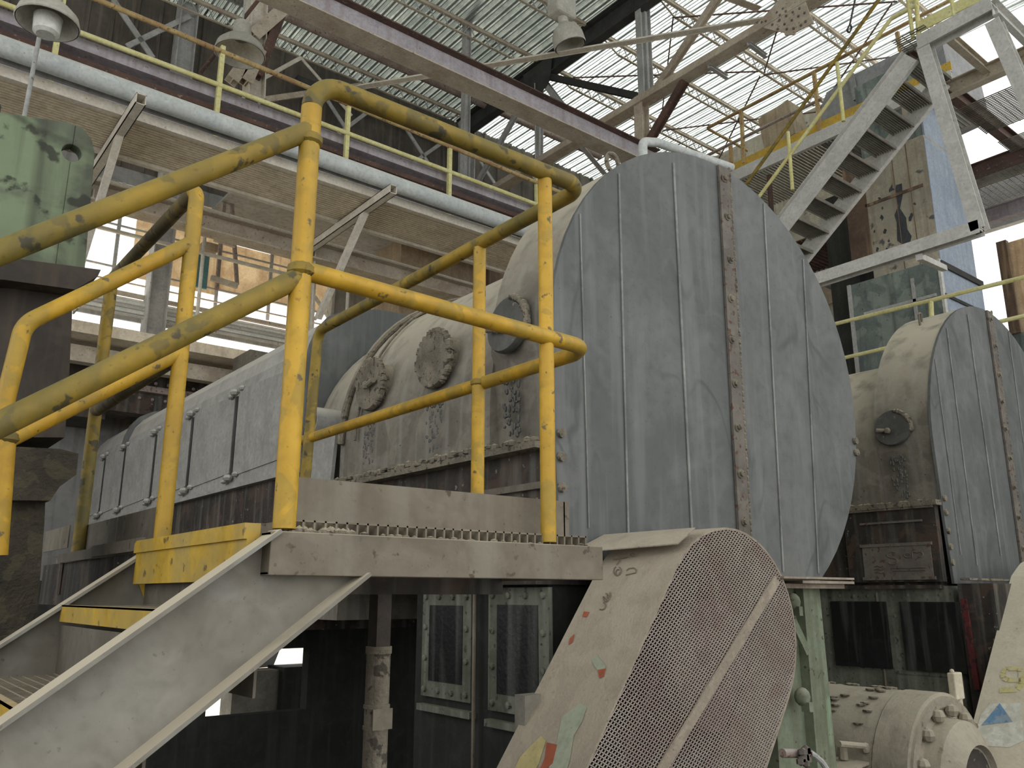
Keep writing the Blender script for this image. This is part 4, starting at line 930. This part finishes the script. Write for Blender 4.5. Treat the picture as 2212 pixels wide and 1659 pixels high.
for i in range(len(pts9)-1): m.bar(pts9[i],pts9[i+1],.003,.055 if i < 3 else .045,up=N2.cross(pts9[i+1]-pts9[i]))
m.build('number_nine','nine_paint',g2)
MB().blob(onb2(2105,1570,0),(.035,.035,.035),8).build('rust_bolt','rust_col',g2)

# ================================================================== RIGHT: STAIR TOWER, WALKWAY, ELEVATOR
XS, XS2 = 10.5, 11.35
sr = thing('overhead_stair', (XS,5.5,6.2), 'grey steel stair climbing to the upper right, seen from below', 'stairs')
A = at(1672,500,'x',XS); B = at(1968,112,'x',XS); sdr = (B-A).normalized()
A_ = A - sdr*.4; B_ = B+sdr*.0
def chanx(p, q, x, wdt, out):
    m = MB(); m.bar(P(x,p.y,p.z),P(x,q.y,q.z),.012,wdt,up=(0,0,1))
    u = (q-p).normalized(); nrm = P(0,-u.z,u.y); nrm = nrm if nrm.z > 0 else -nrm
    for s_ in (1,-1):
        o = nrm*(s_*wdt/2); m.bar(P(x+out*.035,p.y,p.z)+o,P(x+out*.035,q.y,q.z)+o,.07,.01,up=(0,0,1))
    return m
off = P(0,0,-.09)
chanx(A_+off,B_+off,XS,.29,-1).build('stringer','stair_grey',sr)
chanx(A_+off,B_+off,XS2,.27,1).build('stringer','stair_grey',sr)
L = (B_-A_).length; run = P(0,B_.y-A_.y,B_.z-A_.z); nst = 9
for k in range(nst+1):
    c = A_+run*(k/nst)+P(0,0,-.12)
    g = MB()
    for j in range(9): g.box((XS+.02,c.y-.14+j*.036,c.z-.035),(XS2-.02,c.y-.134+j*.036,c.z))
    x = XS+.04
    while x < XS2-.03: g.box((x,c.y-.14,c.z-.006),(x+.006,c.y+.15,c.z)); x += .05
    g.box((XS+.02,c.y-.155,c.z-.05),(XS2-.02,c.y-.14,c.z+.002)).box((XS+.02,c.y+.15,c.z-.05),(XS2-.02,c.y+.16,c.z+.002))
    g.build('tread','tread',sr)
hr2 = thing('overhead_stair_handrail', (XS,5.5,7), 'thin yellow and rusty handrails beside the overhead stair', 'handrail')
def px_tube(pp, x, r, nm, mt, par, f=0): MB().tube(fillet([at(*p,'x',x) for p in pp], f, 4) if f else [at(*p,'x',x) for p in pp], r, 10).build(nm,mt,par)
px_tube([(1602,412),(1905,-10)],XS,.028,'top_rail','rail_dirty',hr2)
px_tube([(1630,438),(1925,40),(1985,8)],XS,.028,'mid_rail','pale_yellow',hr2,.1)
px_tube([(1808,135),(1822,262)],XS,.028,'post','pale_yellow',hr2); px_tube([(1702,285),(1712,410)],XS,.028,'post','pale_yellow',hr2)
px_tube([(1978,-20),(1985,85)],XS,.03,'post','pale_yellow',hr2)
fh = thing('overhead_stair_handrail', (XS2,5.5,7), 'far yellow handrail glimpsed between the overhead treads', 'handrail')
MB().tube([at(1690,505,'x',XS2+.05),at(1910,205,'x',XS2+.05)],.028,8).build('top_rail','yellow_plate',fh)
MB().tube([at(1858,345,'x',XS2+.05),at(1868,365,'x',XS2+.05)],.03,8).build('post','yellow_plate',fh)
# tower frame of the landing
tf = thing('support_tower', (XS,4.2,6), 'pale steel frame hanging below the upper landing at the right', 'frame')
def fr_(p, q, w, mt='stair_grey', x=XS, n='member'): MB().ibeam(at(*p,'x',x),at(*q,'x',x),w,w,.014,up=(1,0,0)).build(n,mt,tf)
fr_((1988,98),(2148,12),.2,n='landing_beam'); fr_((1998,100),(2118,498),.17,n='leg'); fr_((2148,50),(2240,260),.17,n='leg'); fr_((1752,610),(2120,492),.17,n='bottom_beam')
MB().chan(P(XS,at(2148,12,'x',XS).y,8.85),P(14,at(2148,12,'x',XS).y,8.85),.08,.22).build('landing_beam','stair_grey',tf)
MB().bar(at(1985,555,'x',XS),at(2040,580,'x',XS2+1),.08,.08).build('tie','stair_grey',tf)
MB().box((XS-.02,at(1985,95,'x',XS).y,9.02),(XS,at(2148,0,'x',XS).y,9.18)).build('toe_plate','pale_yellow',tf)
for yy,x_ in ((4.3,XS),(3.75,XS),(3.3,XS)): MB().tube([(x_,yy,9.0),(x_,yy,10.05)],.028,8).build('post','pale_yellow',tf)
MB().tube([(XS,4.3,10.05),(XS,3.0,10.05)],.028,8).tube([(XS,4.3,9.55),(XS,3.0,9.55)],.025,8).build('rail','pale_yellow',tf)
# gallery grating and rusty beams
gg = thing('grating_gallery', (13,4,8.8), 'rusty beamed gallery floor of open grating at the upper right, seen from below', 'walkway')
zg = 9.02
def grate(x0, x1, y0, y1, z, mt='tread', nm='grating'):
    m = MB(); x = x0
    while x < x1: m.box((x,y0,z),(x+.007,y1,z+.018)); x += .05
    y = y0
    while y < y1: m.box((x0,y,z+.01),(x1,y+.008,z+.018)); y += .1
    return m.build(nm,mt,gg)
grate(10.4,10.95,4.1,4.55,zg)
for (x0,x1,y0,y1) in ((12.4,13.5,2.6,4.6),(13.9,16.5,1.5,4.6),(14.5,16.5,4.6,6.3)): grate(x0,x1,y0,y1,zg-.25)
for (p,q,mt_) in ((((2005,112),(2235,330)),0,'beam_rust'),):
    pass
a = at(2000,112,'z',8.9); b = at(2225,318,'z',8.9)
MB().ibeam((a.x,4.5,8.9),(16.5,4.5,8.9),.14,.24,.016).build('beam','beam_rust',gg)
MB().ibeam((11.95,5.2,8.88),(11.95,2,8.88),.14,.24,.016).build('beam','beam_tan',gg)
MB().ibeam((14.45,6.2,8.7),(14.45,2,8.7),.14,.24,.016).build('beam','beam_rust',gg)
MB().ibeam((10.7,3.95,8.94),(12.,3.95,8.94),.1,.14,.012).build('beam','beam_tan',gg)
MB().ibeam((16.3,6.9,8.6),(16.3,2,8.6),.2,.3,.016).build('beam','beam_lilac',gg)
# upper walkway x = 13
XU = 13.
uw = thing('upper_walkway', (XU,8,9.5), 'high walkway with rusty yellow railing beyond the overhead stair', 'walkway')
zt_ = at(1530,275,'x',XU).z; ye = 9.66
MB().tube(fillet([(XU,4.5,zt_),(XU,ye,zt_),(XU+1.4,ye,zt_-.02)],.06,4),.03,8).build('top_rail','rust_yellow',uw)
zm_ = at(1640,320,'x',XU).z
MB().tube([(XU,at(1775,213,'x',XU).y,at(1775,213,'x',XU).z),(XU,at(1515,342,'x',XU).y,at(1515,342,'x',XU).z)],.03,8).build('mid_rail','pipe_rust',uw)
for (p,q) in (((1601,240),(1607,352)),((1758,155),(1772,282)),((1578,315),(1580,352)),((1938,70),(1945,110))): MB().bar(at(*p,'x',XU),at(*q,'x',XU),.06,.06,up=(1,0,0)).build('post','rust_yellow',uw)
zk = 9.86
MB().box((XU,4.8,zk),(XU+.02,9.9,zk+.16)).build('toe_plate','yellow_plate',uw)
MB().chan((XU,4.8,zk-.14),(XU,10.2,zk-.14),.08,.24).build('edge_channel','stair_grey',uw)
m = MB(); x = XU+.05
y = 5.0
while y < 10.: m.box((XU+.05,y,zk-.2),(XU+1.6,y+.02,zk-.17)); y += .07
m.build('deck','tread',uw)
MB().ibeam((XU+.1,9.4,zk-.45),(XU+1.5,9.4,zk-.45),.12,.3,.014).ibeam((XU+.1,7.0,zk-.45),(XU+1.5,7.0,zk-.45),.12,.3,.014).build('joist','beam_rust',uw)
# ducts above the walkway
dk = thing('sheet_duct', (15,7,9.6), 'grey sheet metal duct box behind the high walkway railing', 'duct')
pp = [at(*p,'x',14.2) for p in ((1750,300),(1785,200),(1845,160),(2030,70),(2060,200),(1960,250),(1880,330))]
MB().plate([(14.2,v.y,v.z) for v in pp],(1.5,0,0)).build('body','duct_grey',dk)
MB().bar(at(1838,160,'x',14.15),at(1850,215,'x',14.15),.1,.06,up=(1,0,0)).build('flange','duct_grey',dk)
tag(MB().bar(at(1725,260,'x',14.),at(1660,300,'x',14.),.5,.8).build('duct_box','panel_beige'), 'beige duct box behind the rusty end of the high walkway', 'duct')
tag(MB().tube(fillet([P(at(1385,350,'y',6).x,6,GZ),at(1388,306,'y',6),at(1420,308,'y',6),at(1580,362,'y',6)],.09,6),.055,14).build('bent_vent_pipe','pipe_white'), 'pale bent pipe with an elbow just above the round mill cover', 'pipe')
# corrugated hood below walkway
tag(siding(0,1,0,1,0).build('x','siding_dark'), 'x','x') if False else None
m = MB()
for i in range(34): m.box((13.3+.0,6.6+i*.1,8.0),(14.9,6.62+i*.1,8.03))
m.box((13.3,6.6,8.03),(14.9,10.0,8.05))
tag(m.build('lower_gallery_deck','beam_rust'), 'brown ribbed gallery underside seen between mill cover and stair', 'walkway')
tag(MB().tube([P(13.4,at(1662,385,'x',13.4).y,9.66),at(1668,480,'x',13.4)],.05,10).build('support_pipe','beam_rust'), 'dark thin support pipe under the high walkway', 'post')
# elevator tower
et = thing('bucket_elevator', (14,6,4), 'tall square elevator casing with peeling beige paint and a pale blue side', 'machine')
XE = 13.0; yc = at(2030,560,'x',XE).y
def ez(py, px=2030): return at(px,py,'x',XE).z
ytop = at(1868,420,'x',XE).y; ybl = at(1835,640,'x',XE).y
zsp = ez(560)
MB().box((XE,yc,zsp),(XE+1.3,ytop,8.95)).build('upper_casing','tower_beige',et)
MB().box((XE+.002,yc-.01,zsp+.0),(XE+1.31,yc-.0,8.9)).build('blue_side','tower_blue',et)
MB().box((XE-.03,yc+.02,3.6),(XE+1.45,ybl,zsp)).build('lower_casing','tower_low',et)
MB().box((XE-.02,yc+.005,3.6),(XE+1.5,yc+.019,zsp-.08)).build('blue_side','tower_blue',et)
MB().box((XE-.01,yc-.03,zsp-.12),(XE+1.5,yc+.0,zsp-.02)).box((XE,yc-.02,zsp-.62),(XE+1.48,yc,zsp-.57)).build('angle_strip','beam_dark',et)
MB().box((XE-.05,yc-.01,3.6),(XE+.03,yc+.03,zsp)).build('corner_angle','stair_grey',et)
MB().box((XE-.06,yc+.1,zsp-.6),(XE-.03,ybl-.25,zsp-.55)).box((XE-.06,yc+.42,3.8),(XE-.03,yc+.47,zsp-.2)).box((XE-.06,ybl-.06,3.8),(XE-.03,ybl,zsp)).build('stiffener','beam_grey',et)
ppl = [(1935,400),(1948,396),(1950,420),(1944,450),(1957,470),(1960,495),(1969,510),(1965,528),(1952,530),(1938,520),(1937,480),(1932,465),(1940,445),(1934,425)]
tag(MB().plate([at(*p,'x',XE-.004) for p in ppl],(.003,0,0)).build('paint_loss','tower_peel',et),'dark bare patch of peeled paint')
for (p,w_) in (((1912,500),.03),((1905,470),.03),((1968,468),.05),((1925,408),.05),((1895,540),.03),((1906,450),.02),((1920,520),.02),((1888,500),.02),((1976,440),.02),((1915,540),.03),((1900,430),.03),((1985,520),.015)):
    c = at(*p,'x',XE-.004); rr = [random.uniform(.4,1.3) for _ in range(9)]
    MB().plate([c+P(0,w_*r_*math.cos(2*math.pi*k/9),w_*1.5*r_*math.sin(2*math.pi*k/9)) for k,r_ in enumerate(rr)],(.003,0,0)).build('paint_loss','tower_peel',et)
MB().box((XE+.05,yc+.03,8.95),(XE+1.25,ytop,10.4)).build('head_casing','tower_low',et)
MB().box((XE+.06,yc+.0,8.95),(XE+1.26,yc+.028,10.4)).build('blue_side','tower_blue',et)
for dy in (.3,.55): MB().box((XE-.006,yc+dy,zsp),(XE,yc+dy+.012,8.9)).build('sheet_seam','rust_col',et)
MB().box((XE-.02,ytop-.02,7.0),(XE+.3,ytop+.35,8.9)).build('rusty_flank','rust_col',et)
MB().box((XE-.02,yc+.1,8.05),(XE,ytop,8.1)).build('joint_angle','rust_col',et)
MB().box((XE+.2,ytop+.35,3.6),(XE+1.2,ytop+.9,8.6)).build('rear_leg','base_deep',et)
tag(MB().tube([at(1795,585,'y',8.4),at(1795,585,'y',8.4)+P(16.9-at(1795,585,'y',8.4).x,0,-.1)],.34,24).build('round_duct','duct_grey'), 'grey round duct left of the elevator casing, under the pale frame', 'duct')
tag(MB().tube([at(1815,640,'y',9.5),P(16.9,9.5,at(1815,640,'y',9.5).z)],.3,24).build('round_duct','panel_beige'), 'beige round duct below the grey round duct', 'duct')
# handrail x = 12
t = thing('mill_railing', (12,5.5,4.8), 'pale cream pipe railing in front of the elevator casing', 'railing')
px = 12.
MB().tube([at(1795,702,'x',px),at(2240,592,'x',px)],.032,8).build('top_rail','pale_yellow',t)
MB().tube([at(1815,775,'x',px),at(2240,676,'x',px)],.03,8).build('mid_rail','pale_yellow',t)
MB().tube([at(2011,650,'x',px),at(2016,760,'x',px)],.035,8).build('post','pale_yellow',t)
tag(MB().box((XE-1.2,3,3.4),(XR,10,3.6)).build('upper_floor','concrete'), 'grey upper floor slab behind the second mill', 'floor')
# left wall, then dark backing added for shade under the machines
struct('wall_left', MB().box((-8.05,-14,GZ),(-8,15.4,1.5)).box((-8.05,-14,10.5),(-8,15.4,13.05)), 'siding_grey')  # out of view; middle left open so light reaches the left-hand faces
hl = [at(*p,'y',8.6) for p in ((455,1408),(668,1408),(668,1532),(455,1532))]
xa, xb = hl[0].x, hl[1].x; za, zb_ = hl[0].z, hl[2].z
m = MB().box((-6,8.6,GZ),(xa,8.75,1.72)).box((xb,8.6,GZ),(6.6,8.75,1.72)).box((xa,8.6,za),(xb,8.75,1.72)).box((xa,8.6,GZ),(xb,8.75,zb_))  # added dark wall standing in for deep shade, opening left for the glimpse
tag(m.build('shade_backing','base_deep'), 'dark backing wall added as shade under the housing, with a small square opening', 'wall')
# low glimpse outside: concrete blocks
a = at(505,1452,'y',14.5); b = at(612,1452,'y',14.5)
tag(MB().box((a.x,14.5,GZ),(b.x,15.0,a.z)).build('concrete_block','concrete'), 'grey concrete block seen through the small opening under the long housing', 'block')
c = at(614,1442,'y',14.3); d = at(700,1442,'y',14.3)
tag(MB().box((c.x,14.3,GZ),(d.x,15.0,c.z)).build('rubble_block','base_deep'), 'dark block right of the grey concrete block in the small opening', 'block')
tag(MB().plate([at(530,1405,'y',15.0),at(604,1405,'y',15.0),at(590,1440,'y',15.0),at(530,1446,'y',15.0)],(0,.05,0)).build('chute_plate','siding_grey'), 'grey sloped plate above the concrete block in the small opening', 'plate')
for o in list(bpy.data.objects):
    if '_o' in o: del o['_o']
    if o.parent and 'category' in o: del o['category']
